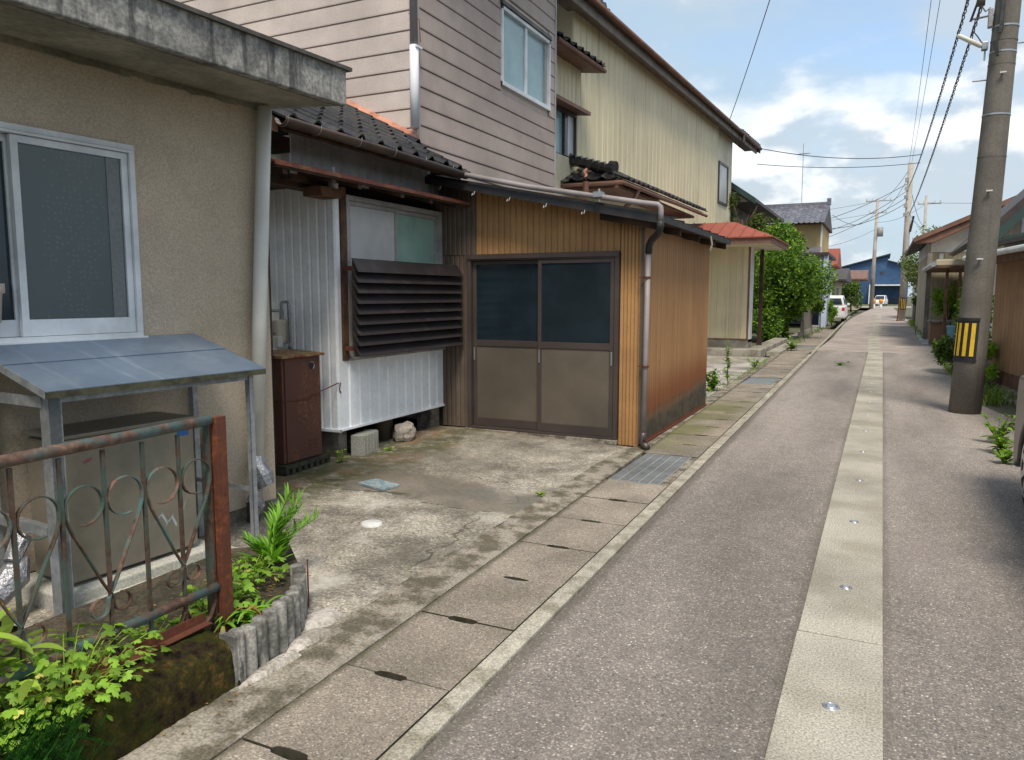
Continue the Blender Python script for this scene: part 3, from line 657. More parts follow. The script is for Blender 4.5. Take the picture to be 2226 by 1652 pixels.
mb.add([(.002, q, 2.75) for q in pts] + lo + [(.004, p[1], p[2]) for p in lo], [(i, i + 1, len(pts) + i + 1, len(pts) + i) for i in range(len(pts) - 1)] + [(len(pts) + i, len(pts) + i + 1, 2 * len(pts) + i + 1, 2 * len(pts) + i) for i in range(len(pts) - 1)])
part('mortar_seam', mb, 'soffit_conc', bh)
part('room', MB(BH).box(-2.2, -2.15, S0, S1 - .2, .3, 2.7), 'darkgap', bh)
# window
wd = part('window', MB(BH).box(-.11, .022, W0, W1, WZ1 - .045, WZ1).box(-.11, .022, W0, W1, WZ0, WZ0 + .028).box(-.11, .022, W1 - .032, W1, WZ0 + .028, WZ1 - .045).box(-.11, .022, W0, W0 + .032, WZ0 + .028, WZ1 - .045)
          .box(-.02, .030, W0, W1, WZ1 - .03, WZ1 - .024), 'alu_white', bh, bevel=.002, label='white aluminium sliding window with dotted frosted glass')
part('sill', MB(BH).box(0, .05, W0 - .01, W1 + .01, WZ0 - .018, WZ0 + .006), 'alu_white', wd, bevel=.003)
def sash(s0, s1, n, z0, z1, mat='alu_white', tf=BH, st=.036, bot=.085, par=None):
    m = MB(tf).box(n - .028, n, s0, s0 + st, z0, z1).box(n - .028, n, s1 - st, s1, z0, z1).box(n - .028, n, s0 + st, s1 - st, z1 - st * 1.0, z1).box(n - .028, n, s0 + st, s1 - st, z0, z0 + bot)
    return part('sash', m, mat, par, bevel=.0015)
mid = -.965
sash(mid - .02, W1 - .034, .004, WZ0 + .03, WZ1 - .047, par=wd); part('pane', MB(BH).box(-.018, -.010, mid + .014, W1 - .07, WZ0 + .11, WZ1 - .08), 'glass_teal', wd)
sash(W0 + .034, mid + .005, -.034, WZ0 + .03, WZ1 - .047, par=wd); part('pane', MB(BH).box(-.056, -.048, W0 + .07, mid - .03, WZ0 + .11, WZ1 - .08), 'glass_dark', wd)
pt = BH(-.012, mid - .175, WZ0 + .105)
pot = setp(part('flower_pot', MB().lathe(pt, [(0, 0), (.058, 0), (.07, .14), (.082, .145), (.083, .19), (.076, .19), (.066, .13)], 24), 'pot', smooth=True), 'cream plastic flower pot standing in the left half of the beige house window', 'flower pot')
# pale cable-width blind strip behind the glass edge
part('blind_strip', MB(BH).box(-.009, -.006, W1 - .155, W1 - .08, WZ0 + .115, WZ1 - .085), M('grey_blind', (.15, .165, .17), rough=.4, bstr=0), wd)
# downpipe with foil wrapped foot
p0, p1 = px0 = ((-3.712, 3.925, 2.72), (-3.722, 3.745, .36))
dp = thing('downpipe', (-3.72, 3.75, 0), 'thick cream plastic downpipe at the corner of the beige building with a foil wrapped foot', 'pipe')
part('pipe', MB().tube([p0, p1], .047, 16), 'pvc_pipe', dp, smooth=True)
rd = random.Random(2)
part('foil_elbow', MB().tube([(-3.72, 3.745, .42), (-3.70, 3.73, .36), (-3.655, 3.73, .30), (-3.63, 3.74, .24)], [.05, .066, .075, .06], 9), 'foil', dp)
part('foil_foot', MB().tube([(-3.68, 3.71, .24), (-3.70, 3.70, .15), (-3.685, 3.72, .10), (-3.70, 3.70, .05)], [.035, .052, .044, .03], 7), 'foil', dp)
part('stub', MB().box(-3.74, -3.68, 3.66, 3.72, -.02, .13), 'brown_alu', dp)
# dark steel post in the gap
setp(part('gutter_post', MB().box(-4.60, -4.535, 4.73, 4.80, 0, 2.62), 'brown_alu'), 'dark brown square downpipe in the gap beside the rusty cabinet', 'pipe')
# thin dark cable down the wall bottom
# ------------------------------------------------------------------ canopy shed over the tank
cs = thing('canopy_shed', BH(.3, -.7, 0), 'low blue grey sheet metal canopy on galvanised legs against the beige wall', 'canopy')
CF, CB, CZF, CZB, CS0, CS1 = .635, .02, 1.082, 1.262, -1.245, .0
def croof(n): return CZF + (CZB - CZF) * (CF - n) / (CF - CB)
for n0, n1, dz in ((CB, .30, .006), (.285, CF, .0)):
    part('roof_sheet', MB(BH).prism3([(n0, CS0, croof(n0) + dz), (n1, CS0, croof(n1) + dz), (n1, CS0, croof(n1) + dz - .004), (n0, CS0, croof(n0) + dz - .004)], [(n0, CS1, croof(n0) + dz), (n1, CS1, croof(n1) + dz), (n1, CS1, croof(n1) + dz - .004), (n0, CS1, croof(n0) + dz - .004)]), 'canopy_blue', cs)
part('front_trim', MB(BH).box(CF - .004, CF, CS0, CS1, CZF - .034, CZF - .004), 'mossy_trim', cs)
part('side_trim', MB(BH).prism3([(CB, CS0 - .004, croof(CB) + .008), (CF + .004, CS0 - .004, CZF + .004), (CF + .004, CS0 - .004, CZF - .032), (CB, CS0 - .004, croof(CB) - .03)], [(CB, CS0 - .0005, croof(CB) + .008), (CF + .004, CS0 - .0005, CZF + .004), (CF + .004, CS0 - .0005, CZF - .032), (CB, CS0 - .0005, croof(CB) - .03)]), 'galv', cs)
part('side_trim', MB(BH).prism3([(CB, CS1 + .0005, croof(CB) + .004), (CF + .002, CS1 + .0005, CZF + .001), (CF + .002, CS1 + .0005, CZF - .022), (CB, CS1 + .0005, croof(CB) - .02)], [(CB, CS1 + .003, croof(CB) + .004), (CF + .002, CS1 + .003, CZF + .001), (CF + .002, CS1 + .003, CZF - .022), (CB, CS1 + .003, croof(CB) - .02)]), 'galv', cs)
def leg(n, s, w, zt, z0=0.0): part('leg', MB(BH).box(n - w, n, s, s + .005, z0, zt).box(n - .005, n, s, s + w, z0, zt), 'galv', cs)
leg(.60, CS0 + .035, .055, 1.06); leg(.60, CS1 - .095, .032, 1.06); leg(.06, CS0 + .03, .04, 1.22); leg(.06, CS1 - .06, .04, 1.22)
part('leg_plate', MB(BH).box(.52, .60, CS0 + .037, CS0 + .085, 0, 1.06), 'galv', cs)
part('beam', MB(BH).box(.05, .545, CS0 + .03, CS0 + .035, 1.00, 1.05), 'galv', cs)
part('beam', MB(BH).box(.05, .52, CS0 + .03, CS0 + .07, .40, .445), 'galv', cs)
part('beam', MB(BH).box(.05, .56, CS1 - .07, CS1 - .065, .36, .385), 'galv', cs)
part('beam', MB(BH).box(.585, .59, CS0 + .08, CS1 - .09, 1.02, 1.055), 'galv', cs)
# tank
tk = thing('steel_cabinet', BH(.22, -.68, .1), 'dull stainless steel outdoor unit standing under the metal canopy', 'cabinet')
TS0, TS1, TN = -1.07, -.345, .43
part('body', MB(BH).box(.10, TN - .03, TS0 + .01, TS1 - .01, .10, .80), 'steel_tank', tk, bevel=.01)
fp = part('front_panel', MB(BH).box(TN - .028, TN, TS0, TS1, .105, .815), 'steel_tank', tk, bevel=.012)
part('lid', MB(BH).box(.09, TN + .006, TS0 - .008, TS1 + .008, .816, .835), 'steel_tank', tk, bevel=.004)
part('sticker', MB(BH).box(TN + .0008, TN + .0016, TS1 - .105, TS1 - .035, .735, .762), M('blue_sticker', (.03, .12, .34), rough=.5, bstr=0), tk)
rd = random.Random(8)
def scrape(pts, w=.007): return MB(BH).ribbon([(TN + .001, s_, z_) for s_, z_ in pts], (0, w * sT * 0 + .0, w), .0006)
pale = M('pale_scrape', (.34, .40, .42), rough=.4, bstr=0)
mb = MB(BH)
for a_, b_ in (((TS1 - .26, .30), (TS1 - .22, .335)), ((TS1 - .225, .335), (TS1 - .19, .27)), ((TS1 - .20, .265), (TS1 - .155, .31)), ((TS1 - .16, .30), (TS1 - .135, .245)), ((TS1 - .12, .27), (TS1 - .06, .40)), ((TS1 - .10, .30), (TS1 - .075, .36))):
    mb.ribbon([(TN + .001, *a_), (TN + .001, *b_)], (0, .004, .007), .0005)
part('scraped_mark', mb, pale, tk)
part('faint_stain', MB(BH).prism([(TS0 + .09, .70), (TS0 + .135, .712), (TS0 + .14, .695), (TS0 + .10, .685)], 'x', TN + .0008, TN + .0014), M('reddish_mark', (.30, .10, .11), rough=.6, bstr=0), tk)
setp(part('tank_plinth', MB(BH).box(.02, .50, TS0 - .08, TS1 + .10, -.02, .085).box(.30, .62, TS0 - .05, TS1 + .22, -.02, .03), 'block', bevel=.01), 'flat concrete slabs under the stainless steel unit', 'plinth')
fo = thing('foil_pipe', BH(.25, -1.3, .05), 'foil lagged pipe with a bulky bend beside the left canopy leg', 'pipe')
part('pipe', MB(BH).tube([(.36, -2.2, .21), (.36, -1.46, .16), (.34, -1.33, .15)], .035, 9), 'foil', fo)
part('bend', MB(BH).tube([(.35, -1.37, .13), (.33, -1.27, .20), (.30, -1.23, .27)], [.055, .068, .045], 8), 'foil', fo)
part('bend', MB(BH).tube([(.33, -1.28, .27), (.28, -1.2, .36)], [.035, .045], 8), 'foil', fo)

# ================================================================== RUSTY FENCE on the mossy wall
FX = -2.42
fe = thing('iron_fence', (FX, 1.5, .1), 'rusting teal iron fence with scrolled uprights on the mossy wall', 'fence')
part('top_rail', MB().tube([(FX, -.2, .975), (FX, 1.0, .985), (FX, 2.19, 1.0)], .021, 12), 'rust_teal', fe, smooth=True)
part('bottom_rail', MB().tube([(FX, -.2, .290), (FX, 2.19, .303)], .019, 12), 'rust_teal', fe, smooth=True)
part('end_post', MB().box(FX - .038, FX - .001, 2.188, 2.195, .06, 1.0).box(FX - .038, FX - .030, 2.196, 2.245, .06, 1.0).box(FX + .0, FX + .030, 2.195, 2.248, .04, 1.012), 'rust', fe, bevel=.002)
part('post_face', MB().box(FX - .046, FX + .0, 2.180, 2.187, .12, .985), 'rust_teal2', fe)
PK = [2.032 - .1575 * i for i in range(-0, 14)]
for yy in PK: part('picket', MB().box(FX - .006, FX + .006, yy - .0065, yy + .0065, .10, .965), 'rust_teal2', fe)
def arc(cy, cz, r, a0, a1, n=14): return [(FX, cy + r * math.cos(R(a0 + (a1 - a0) * i / n)), cz + r * math.sin(R(a0 + (a1 - a0) * i / n))) for i in range(n + 1)]
bar = (.009, 0, 0)
for i in range(0, 13, 2):
    c = PK[i]
    for s_ in (1, -1):
        # rod: small foot curl, crosses at the picket, climbs outwards and rolls over inwards
        def mir(pts): return [(x, c + s_ * (y_ - c), z_) for x, y_, z_ in pts]
        r = .069; cy = c + .079
        rod = [(FX, c - .009, .430)] + [(FX, c + .03, .50), (FX, c + .085, .615), (FX, c + .128, .70), (FX, c + .146, .755)]
        top = [(FX, cy + r * math.cos(t), .785 + r * math.sin(t)) for t in [R(-12 + 15 * k) for k in range(1, 21)]]
        foot = [(FX, c - .044 + .033 * math.cos(t), .405 + .033 * math.sin(t)) for t in [R(-270 + 18 * k) for k in range(0, 16)]]
        part('scroll', MB().ribbon(mir(foot + rod + top), bar, .0022), 'rust_teal2' if (i // 2 + (s_ > 0)) % 2 else 'rust_teal', fe)
        low = [(FX, c + .005, .26), (FX, c + .03, .20), (FX, c + .075, .165), (FX, c + .12, .19), (FX, c + .15, .25)]
        part('lower_bow', MB().ribbon(mir(low), bar, .0022), 'rust_teal2', fe)
part('angle_bar', MB().box(FX + .05, FX + .09, -.3, 2.08, .205, .209).box(FX + .05, FX + .054, -.3, 2.08, .209, .245), 'rust', fe)

# mossy retaining wall: rough faces
def rough_wall():
    from mathutils import noise as NZ
    vs = []; fs = []; ny = 260; prof = [(-2.165, -.03), (-2.17, .03), (-2.172, .08), (-2.175, .13), (-2.185, .168), (-2.21, .185), (-2.27, .195), (-2.33, .195), (-2.40, .19), (-2.46, .185), (-2.47, .1), (-2.47, -.03)]
    for j in range(ny + 1):
        y = -1.2 + (2.05 + 1.2) * j / ny
        for (x, z) in prof:
            q = Vector((x * 9, y * 9, z * 9)); d = NZ.noise(q) * .014 + NZ.noise(q * 3.1) * .010 + NZ.noise(q * 7) * .005
            vs.append((x + d + .018 * (y - 2.05) * 0, y, z + d + (.02 * max(0, (1.8 - y) / 1.8))))
    m = len(prof)
    for j in range(ny):
        for i in range(m - 1): fs.append((j * m + i, j * m + i + 1, (j + 1) * m + i + 1, (j + 1) * m + i))
    fs += [tuple(range(m)), tuple(range(ny * m, ny * m + m))]
    return MB().add(vs, fs)
setp(part('retaining_wall', rough_wall(), 'moss', smooth=True), 'low dark retaining wall covered in moss below the iron fence', 'wall')
# log edging
le = thing('log_edging', (-2.25, 2.3, 0), 'curved row of small weathered concrete log edging round the planting bed', 'edging')
path = [(-2.19, 2.065), (-2.198, 2.135), (-2.207, 2.205), (-2.217, 2.275), (-2.232, 2.345), (-2.253, 2.413), (-2.28, 2.478), (-2.312, 2.541), (-2.35, 2.600), (-2.394, 2.655), (-2.443, 2.706), (-2.497, 2.75)]
for i, (x, y) in enumerate(path):
    h = .205 + random.uniform(-.007, .007); part('log', MB().lathe((x, y, -.04), [(0, h + .042), (.027, h + .04), (.031, h + .034), (.0325, 0)], 12), 'log', le, smooth=True)
part('end_block', MB().box(-2.245, -2.165, 2.03, 2.05, -.03, .205), 'log', le, bevel=.004)
setp(part('rusty_plate', MB().prism3([(-2.43, 2.745, 0), (-2.424, 2.750, 0), (-2.434, 2.762, .235), (-2.440, 2.757, .235)], [(-2.53, 2.86, 0), (-2.524, 2.865, 0), (-2.514, 2.853, .12), (-2.52, 2.848, .12)]), 'rust'), 'jagged rusty steel plate standing at the end of the log edging', 'plate')
def blob(name, c, rx, ry, h, mat, label, cat, seed, n=28, kind=None):
    from mathutils import noise as NZ
    vs = [(c[0], c[1], c[2] + h)]; fs = []; m = 4
    for j in range(1, m + 1):
        for i in range(n):
            t = 2 * math.pi * i / n; k = j / m; rr = k * (1 + .35 * NZ.noise(Vector((math.cos(t) * 1.7 + seed, math.sin(t) * 1.7, seed)))); z = h * (1 - k ** 2) + .006 * NZ.noise(Vector((i * .9, j * 2.1, seed)))
            vs.append((c[0] + rx * rr * math.cos(t), c[1] + ry * rr * math.sin(t), c[2] + (z if j < m else -.01)))
    for i in range(n): fs.append((0, 1 + i, 1 + (i + 1) % n))
    for j in range(m - 1):
        for i in range(n): fs.append((1 + j * n + i, 1 + (j + 1) * n + i, 1 + (j + 1) * n + (i + 1) % n, 1 + j * n + (i + 1) % n))
    return setp(part(name, MB().add(vs, fs), mat, smooth=True), label, cat)
for k, (x, y, rx, ry) in enumerate([(-2.155, 2.22, .05, .20), (-2.19, 2.48, .07, .14), (-2.30, 2.66, .09, .12)]):
    blob('mortar_spill', (x, y, .0), rx, ry, .022, 'mortar', ['pale spilled mortar at the near foot of the log edging', 'pale spilled mortar at the middle of the log edging foot', 'pale lump of mortar near the rusty plate'][k], 'mortar', k + 3)
# ground fittings
bc = [(-3.70, 4.80), (-3.40, 4.715), (-3.355, 4.895), (-3.645, 4.975)]
setp(part('iron_cover', MB().prism(bc, 'z', .0, .016), 'bluelid'), 'square worn blue cover set in the driveway', 'lid')
setp(part('inspection_cap', MB().lathe((-2.96, 3.98, .0), [(0, .014), (.062, .014), (.07, .008), (.072, -.01)], 28), 'white_plastic', smooth=True), 'round white plastic cap in the driveway', 'cap')
setp(part('inspection_cap', MB().lathe((-3.12, 3.02, .02), [(0, .03), (.075, .03), (.085, .015), (.085, -.02)], 28), 'white_plastic', smooth=True), 'white lid beside the canopy leg behind the fern like plant', 'cap')

# ================================================================== WHITE HOUSE (bay with louvred window, tiled lean-to roof)
wh = thing('white_house', (-4.9, 6.4, 0), 'old house wing clad in white sheet with a black tiled lean-to roof and louvred window', 'house')
BX, MX = -4.40, -4.43
part('wall_core', MB().box(-5.3, BX - .002, 5.46, 7.26, .30, .93).box(-5.3, BX - .002, 5.46, 5.60, .93, 2.56).box(-7.5, MX - .004, 4.97, 5.46, 2.56, 2.92).box(-7.5, MX - .004, 5.46, 7.70, 2.5, 2.92).box(-7.5, -4.9, 5.47, 7.7, .3, 2.6).box(-5.3, BX - .12, 5.6, 7.26, .93, 2.5), 'darkgap', wh)
boards(wh, 'x', BX, 1, 5.44, 7.275, .153, .285, .905, 'white_board', t=.022, gap=.010)
boards(wh, 'x', BX, 1, 5.44, 5.52, .08, .905, 2.50, 'white_board', t=.02)
boards(wh, 'y', 5.46, -1, -5.16, -4.378, .10, .255, 2.62, 'white_board', t=.014, gap=.004)
boards(wh, 'y', 5.46, -1, -7.4, -5.16, .10, .255, 3.6, 'white_board', t=.014, gap=.004)
boards(wh, 'y', 4.96, -1, -5.2, MX + .012, .10, 2.56, 2.80, 'white_board', t=.014, gap=.004)
boards(wh, 'x', MX, 1, 4.95, 7.27, .13, 2.50, 2.90, 'grey_board', t=.018, gap=.012)
part('bottom_trim', MB().box(BX - .03, BX + .034, 5.43, 7.275, .268, .288).box(-5.16, BX + .034, 5.432, 5.452, .262, .284), 'white_board', wh)
part('plinth', MB().box(-5.1, -4.44, 5.50, 5.62, -.05, .27), 'footing', wh, bevel=.006)
part('plinth', MB().box(-4.62, -4.42, 7.08, 7.24, -.05, .27), 'footing', wh, bevel=.006)
part('crawlspace', MB().box(-5.3, -5.2, 5.6, 7.25, -.05, .3), 'darkgap', wh)
part('corner_trim', MB().box(BX - .0, BX + .03, 5.522, 5.60, .905, 2.46), 'wood_brown', wh, bevel=.004)
ww = part('window', MB().box(BX - .06, BX + .03, 5.604, 5.64, .93, 2.40).box(BX - .06, BX + .03, 7.225, 7.262, .93, 2.40).box(BX - .06, BX + .03, 5.64, 7.225, 2.355, 2.40).box(BX - .06, BX + .03, 5.64, 7.225, .93, .965), 'alu_grey', wh, bevel=.002)
part('sill', MB().box(BX - .02, BX + .06, 5.59, 7.27, .905, .930), 'alu_grey', ww, bevel=.003)
I3 = lambda a, b, c: (a, b, c)
wm = 6.40
m = MB(); 
for (s0, s1, n) in ((5.645, wm + .02, BX + .012), (wm - .02, 7.22, BX - .02)): m.box(n - .026, n, s0, s0 + .032, .968, 2.352).box(n - .026, n, s1 - .032, s1, .968, 2.352).box(n - .026, n, s0 + .032, s1 - .032, 2.315, 2.352).box(n - .026, n, s0 + .032, s1 - .032, .968, 1.02)
part('sash', m, 'alu_grey', ww, bevel=.0015)
part('pane', MB().box(BX - .004, BX + .002, 5.68, wm - .015, 1.76, 2.312), 'pane_white', ww); part('pane', MB().box(BX - .004, BX + .002, 5.68, wm - .015, 1.022, 1.752), M('pane_bluegrey', (.10, .12, .145), (.14, .165, .19), 2, rough=.25, bstr=0), ww)
part('pane', MB().box(BX - .036, BX - .03, wm + .015, 7.185, 1.022, 2.312), 'pane_green', ww)
# louvred screen
lv = part('louvre_screen', MB().box(-4.20, -4.165, 5.44, 5.47, .96, 1.80).box(-4.20, -4.165, 7.20, 7.23, .96, 1.80), 'brown_alu', wh)
for i in range(9):
    z = .965 + i * .0925; h = .098 if i < 8 else .115; o_ = .055
    part('slat', MB().prism([(-4.185, z + h), (-4.175, z + h + .004), (-4.115 + (.01 if i == 8 else 0), z + .012), (-4.105 + (.01 if i == 8 else 0), z), (-4.125, z + .002)], 'y', 5.41 + .004 * (i % 3), 7.245) if False else
         MB().prism3([(-4.19, 5.42, z + h), (-4.178, 5.42, z + h + .003), (-4.108, 5.405, z + .01), (-4.10, 5.405, z - .002), (-4.118, 5.405, z + .004)], [(-4.19, 7.24, z + h), (-4.178, 7.24, z + h + .003), (-4.108, 7.255, z + .01), (-4.10, 7.255, z - .002), (-4.118, 7.255, z + .004)]), 'louver', lv)
for z in (1.02, 1.74): part('bracket', MB().box(BX + .03, -4.19, 5.535, 5.565, z - .02, z + .02), 'rust', lv)
# little rusty canopy over the window
wc = part('window_canopy', MB().slab((MX, 4.38, 2.535), (-4.02, 4.34, 2.485), (-4.02, 7.52, 2.485), (MX, 7.24, 2.535), .012), 'rust_sheet', wh)
for k in range(3): part('fold', MB().tube([(-4.08 - .11 * k, 4.37, 2.496 + .014 * k), (-4.08 - .11 * k, 7.3, 2.496 + .014 * k)], .007, 6), 'rust_sheet', wc)
part('front_edge', MB().box(-4.028, -4.015, 4.34, 7.5, 2.452, 2.484), 'rust_sheet', wc)
part('batten', MB().box(-4.07, -4.03, 4.36, 7.5, 2.44, 2.47), 'wood_dark', wc)
for yy in (4.45, 5.02, 5.36, 6.0, 6.5, 7.0): part('rafter', MB().prism3([(MX, yy, 2.56), (-4.05, yy, 2.445), (-4.05, yy, 2.40), (MX, yy, 2.50)], [(MX, yy + .05, 2.56), (-4.05, yy + .05, 2.445), (-4.05, yy + .05, 2.40), (MX, yy + .05, 2.50)]), 'wood_dark', wc)
part('beam_end', MB().box(-4.5, -4.30, 5.18, 5.44, 2.34, 2.42), 'wood_brown', wh, bevel=.004)
part('purlin', MB().box(-4.7, -4.55, 4.45, 7.25, 2.42, 2.50), 'wood_dark', wh)
# main lean-to roof
EX, EZ, SLP = -4.03, 2.79, .50
part('roof_deck', MB().prism3([(EX, 4.42, EZ - .01), (EX, 4.42, EZ - .06), (-7.6, 4.42, EZ + 3.57 * SLP - .06), (-7.6, 4.42, EZ + 3.57 * SLP - .01)], [(EX, 7.10, EZ - .01), (EX, 7.10, EZ - .06), (-7.6, 7.10, EZ + 3.57 * SLP - .06), (-7.6, 7.10, EZ + 3.57 * SLP - .01)]), 'wood_dark', wh)
part('roof_deck', MB().prism3([(-5.02, 7.10, EZ + .485), (-5.02, 7.10, EZ + .435), (-7.6, 7.10, EZ + 3.57 * SLP - .06), (-7.6, 7.10, EZ + 3.57 * SLP - .01)], [(-5.02, 7.72, EZ + .485), (-5.02, 7.72, EZ + .435), (-7.6, 7.72, EZ + 3.57 * SLP - .06), (-7.6, 7.72, EZ + 3.57 * SLP - .01)]), 'wood_dark', wh)
part('soffit', MB().prism3([(MX - .02, 4.44, EZ + .10), (EX + .0, 4.44, EZ - .09), (EX + .0, 4.44, EZ - .065), (MX - .02, 4.44, EZ + .125)], [(MX - .02, 7.08, EZ + .10), (EX + .0, 7.08, EZ - .09), (EX + .0, 7.08, EZ - .065), (MX - .02, 7.08, EZ + .125)]), 'wood_dark', wh)

part('beam_end', MB().box(-4.6, -4.42, 4.45, 4.95, 2.66, 2.78), 'wood_dark', wh)
part('floor_beam', MB().box(-5.2, -4.44, 4.98, 5.44, 2.46, 2.56), 'wood_dark', wh)
part('verge_board', MB().prism3([(EX - .02, 4.36, EZ + .01), (EX - .02, 4.36, EZ - .10), (-7.6, 4.36, EZ + 3.57 * SLP - .12), (-7.6, 4.36, EZ + 3.57 * SLP)], [(EX - .02, 4.415, EZ + .01), (EX - .02, 4.415, EZ - .10), (-7.6, 4.415, EZ + 3.57 * SLP - .12), (-7.6, 4.415, EZ + 3.57 * SLP)]), 'wood_brown', wh)
up = Vector((-1, 0, SLP)).normalized()
tile_roof(wh, Vector((EX + .06, 4.38, EZ - .02)), (0, 1, 0), up, 12, 15, keep=lambda p: (p.y < 7.2 or (p.x < -5.02 and p.y < 7.75)), hump=.042)
# the odd lifted tiles at the right end
part('end_tiles', MB().box(EX - .75, EX + .02, 7.10, 7.17, EZ - .02, EZ + .03), 'tile', wh)
gt = part('gutter', MB().add(*(lambda pts: ([(EX + .075 + .052 * math.cos(R(a)), yy, zz + .052 * math.sin(R(a))) for yy, zz in pts for a in range(180, 361, 20)], [(i * 10 + k, i * 10 + k + 1, i * 10 + 11 + k, i * 10 + 10 + k) for i in range(len(pts) - 1) for k in range(9)]))([(4.34, 2.775), (5.7, 2.770), (7.05, 2.755)])), 'gutter', wh, smooth=True, fix=False)
gt.modifiers.new('solid', 'SOLIDIFY').thickness = .006
for yy in (4.36, 4.72, 5.22, 5.72, 6.2, 6.7): part('hanger', MB().tube([(EX + .075 + .058 * math.cos(R(a)), yy, 2.772 + .062 * math.sin(R(a))) for a in range(170, 371, 20)], .0028, 5), 'steel', gt)
# salmon flashing where the tiles meet the upper house
part('flashing', MB().prism3([(-5.0, 7.60, 3.30), (-5.0, 7.715, 3.385), (-5.0, 7.715, 3.30)], [(-7.5, 7.60, 4.55), (-7.5, 7.715, 4.635), (-7.5, 7.715, 4.55)]), 'copper', wh)
part('flashing_end', MB().box(-5.06, -4.95, 7.56, 7.72, 3.22, 3.35), 'copper', wh)

# gas meter and pipes on the white side wall
gm = thing('gas_meter', (-4.98, 5.33, 1.03), 'small cream gas meter with grey pipes on the white side wall above the rusty cabinet', 'gas meter')
part('body', MB().box(-5.06, -4.90, 5.26, 5.40, 1.06, 1.28), M('meter_cream', (.50, .47, .38), (.42, .39, .31), 8, rough=.6), gm, bevel=.02)
part('face', MB().box(-4.995, -4.925, 5.245, 5.262, 1.16, 1.27), 'alu_grey', gm, bevel=.004)
part('box', MB().box(-4.955, -4.885, 5.24, 5.30, 1.03, 1.13), 'white_plastic', gm, bevel=.006)
part('pipe', MB().tube([(-5.1, 5.36, 1.36), (-4.95, 5.36, 1.36), (-4.95, 5.36, 1.42), (-4.94, 5.36, 1.44), (-4.87, 5.36, 1.44), (-4.86, 5.36, 1.41), (-4.855, 5.36, .95)], .014, 8), 'galv', gm, smooth=True)
part('union', MB().tube([(-4.95, 5.36, 1.28), (-4.95, 5.36, 1.37)], .022, 8), 'galv', gm)
for z in (1.32, 1.04): part('clip', MB().tube([(-4.855, 5.36, z), (-4.855, 5.36, z + .03)], .02, 8), 'galv', gm)
# rusty cabinet on grates
rb = thing('rusty_cabinet', (-4.56, 5.05, .07), 'tall rusty brown metal cabinet tied with wire against the white wall', 'cabinet')
part('body', MB().box(-4.80, -4.452, 4.80, 5.27, .085, .985), 'rustybox', rb, bevel=.006)
part('door', MB().box(-4.452, -4.438, 4.825, 5.262, .095, .975), 'rustybox', rb, bevel=.003)
part('lid', MB().prism3([(-4.83, 4.77, .985), (-4.41, 4.77, .978), (-4.41, 4.77, .998), (-4.83, 4.77, 1.02)], [(-4.83, 5.30, .985), (-4.41, 5.30, .978), (-4.41, 5.30, .998), (-4.83, 5.30, 1.02)]), 'rust_lid', rb, bevel=.003)
part('sight_hole', MB().add([(-4.4365, 5.15 + .036 * math.cos(R(a)), .895 + .034 * math.sin(R(a))) for a in range(0, 360, 60)] + [(-4.4345, 5.15 + .03 * math.cos(R(a)), .895 + .028 * math.sin(R(a))) for a in range(0, 360, 60)], [tuple(range(6)), tuple(range(6, 12))]), 'black', rb, fix=False)
part('hole_edge', MB().tube([(-4.434, 5.15 + .038 * math.cos(R(a)), .895 + .036 * math.sin(R(a))) for a in range(-60, 130, 60)], .004, 5), 'pale' if False else 'alu_grey', rb)
for i in range(3):
    part('vent', MB().box(-4.438, -4.432, 5.10, 5.20, .24 - .035 * i, .248 - .035 * i), 'rust', rb)
    part('vent', MB().box(-4.72, -4.64, 4.792, 4.80, .26 - .035 * i, .268 - .035 * i), 'rust', rb)
part('wire', MB().tube([(-4.80, 4.79, .66), (-4.62, 4.79, .63), (-4.44, 4.80, .62), (-4.43, 5.05, .61), (-4.43, 5.27, .66), (-4.385, 5.43, .71), (-4.37, 5.46, .715), (-4.372, 5.44, .66), (-4.37, 5.46, .62)], .005, 6), 'rust', rb)
setp(part('slotted_grate_base', (lambda m: [m.box(-4.82 + .0, -4.40, 4.76 + .075 * i, 4.80 + .075 * i, -.005, .08) for i in range(8)] and m.box(-4.82, -4.405, 4.77, 5.32, .045, .078).box(-4.42, -4.395, 4.765, 5.32, .055, .0805))(MB()), M('mossy_plastic', (.03, .03, .025), (.06, .06, .03), 20, rough=.8), bevel=0), 'dark slotted plastic base under the rusty cabinet', 'base')
# things under the bay
cb = thing('concrete_block', (-4.30, 5.75, 0), 'ribbed pale concrete block standing at the edge of the dark crawl space', 'block')
part('body', MB(lambda a, b, c: (-4.40 + a * .93 + b * -.2, 5.62 + b * .98 + a * .3, c)).box(0, .12, 0, .33, .0, .205), 'block', cb, bevel=.006)
for i in range(5): part('rib', MB(lambda a, b, c: (-4.40 + a * .93 + b * -.2, 5.62 + b * .98 + a * .3, c)).box(.12, .135, .008 + .066 * i, .058 + .066 * i, .008, .198), 'block', cb, bevel=.004)
setp(part('bucket', MB().lathe((-4.55, 6.35, 0), [(0, .0), (.075, 0), (.10, .24), (.115, .245), (.112, .26), (.10, .26), (.08, .05), (0, .04)], 20), 'panel_grey', smooth=True), 'grey bucket in the shade under the white bay', 'bucket')
def rock(c, r, seed):
    from mathutils import noise as NZ
    import bmesh
    b = bmesh.new(); bmesh.ops.create_icosphere(b, subdivisions=3, radius=1)
    m = MB(); vs = []
    for v in b.verts: q = v.co; k = 1 + .28 * NZ.noise(q * 1.6 + Vector((seed, 0, 0))) + .1 * NZ.noise(q * 4); vs.append((c[0] + q.x * r[0] * k, c[1] + q.y * r[1] * k, c[2] + q.z * r[2] * k))
    m.add(vs, [tuple(v.index for v in f.verts) for f in b.faces]); b.free(); return m
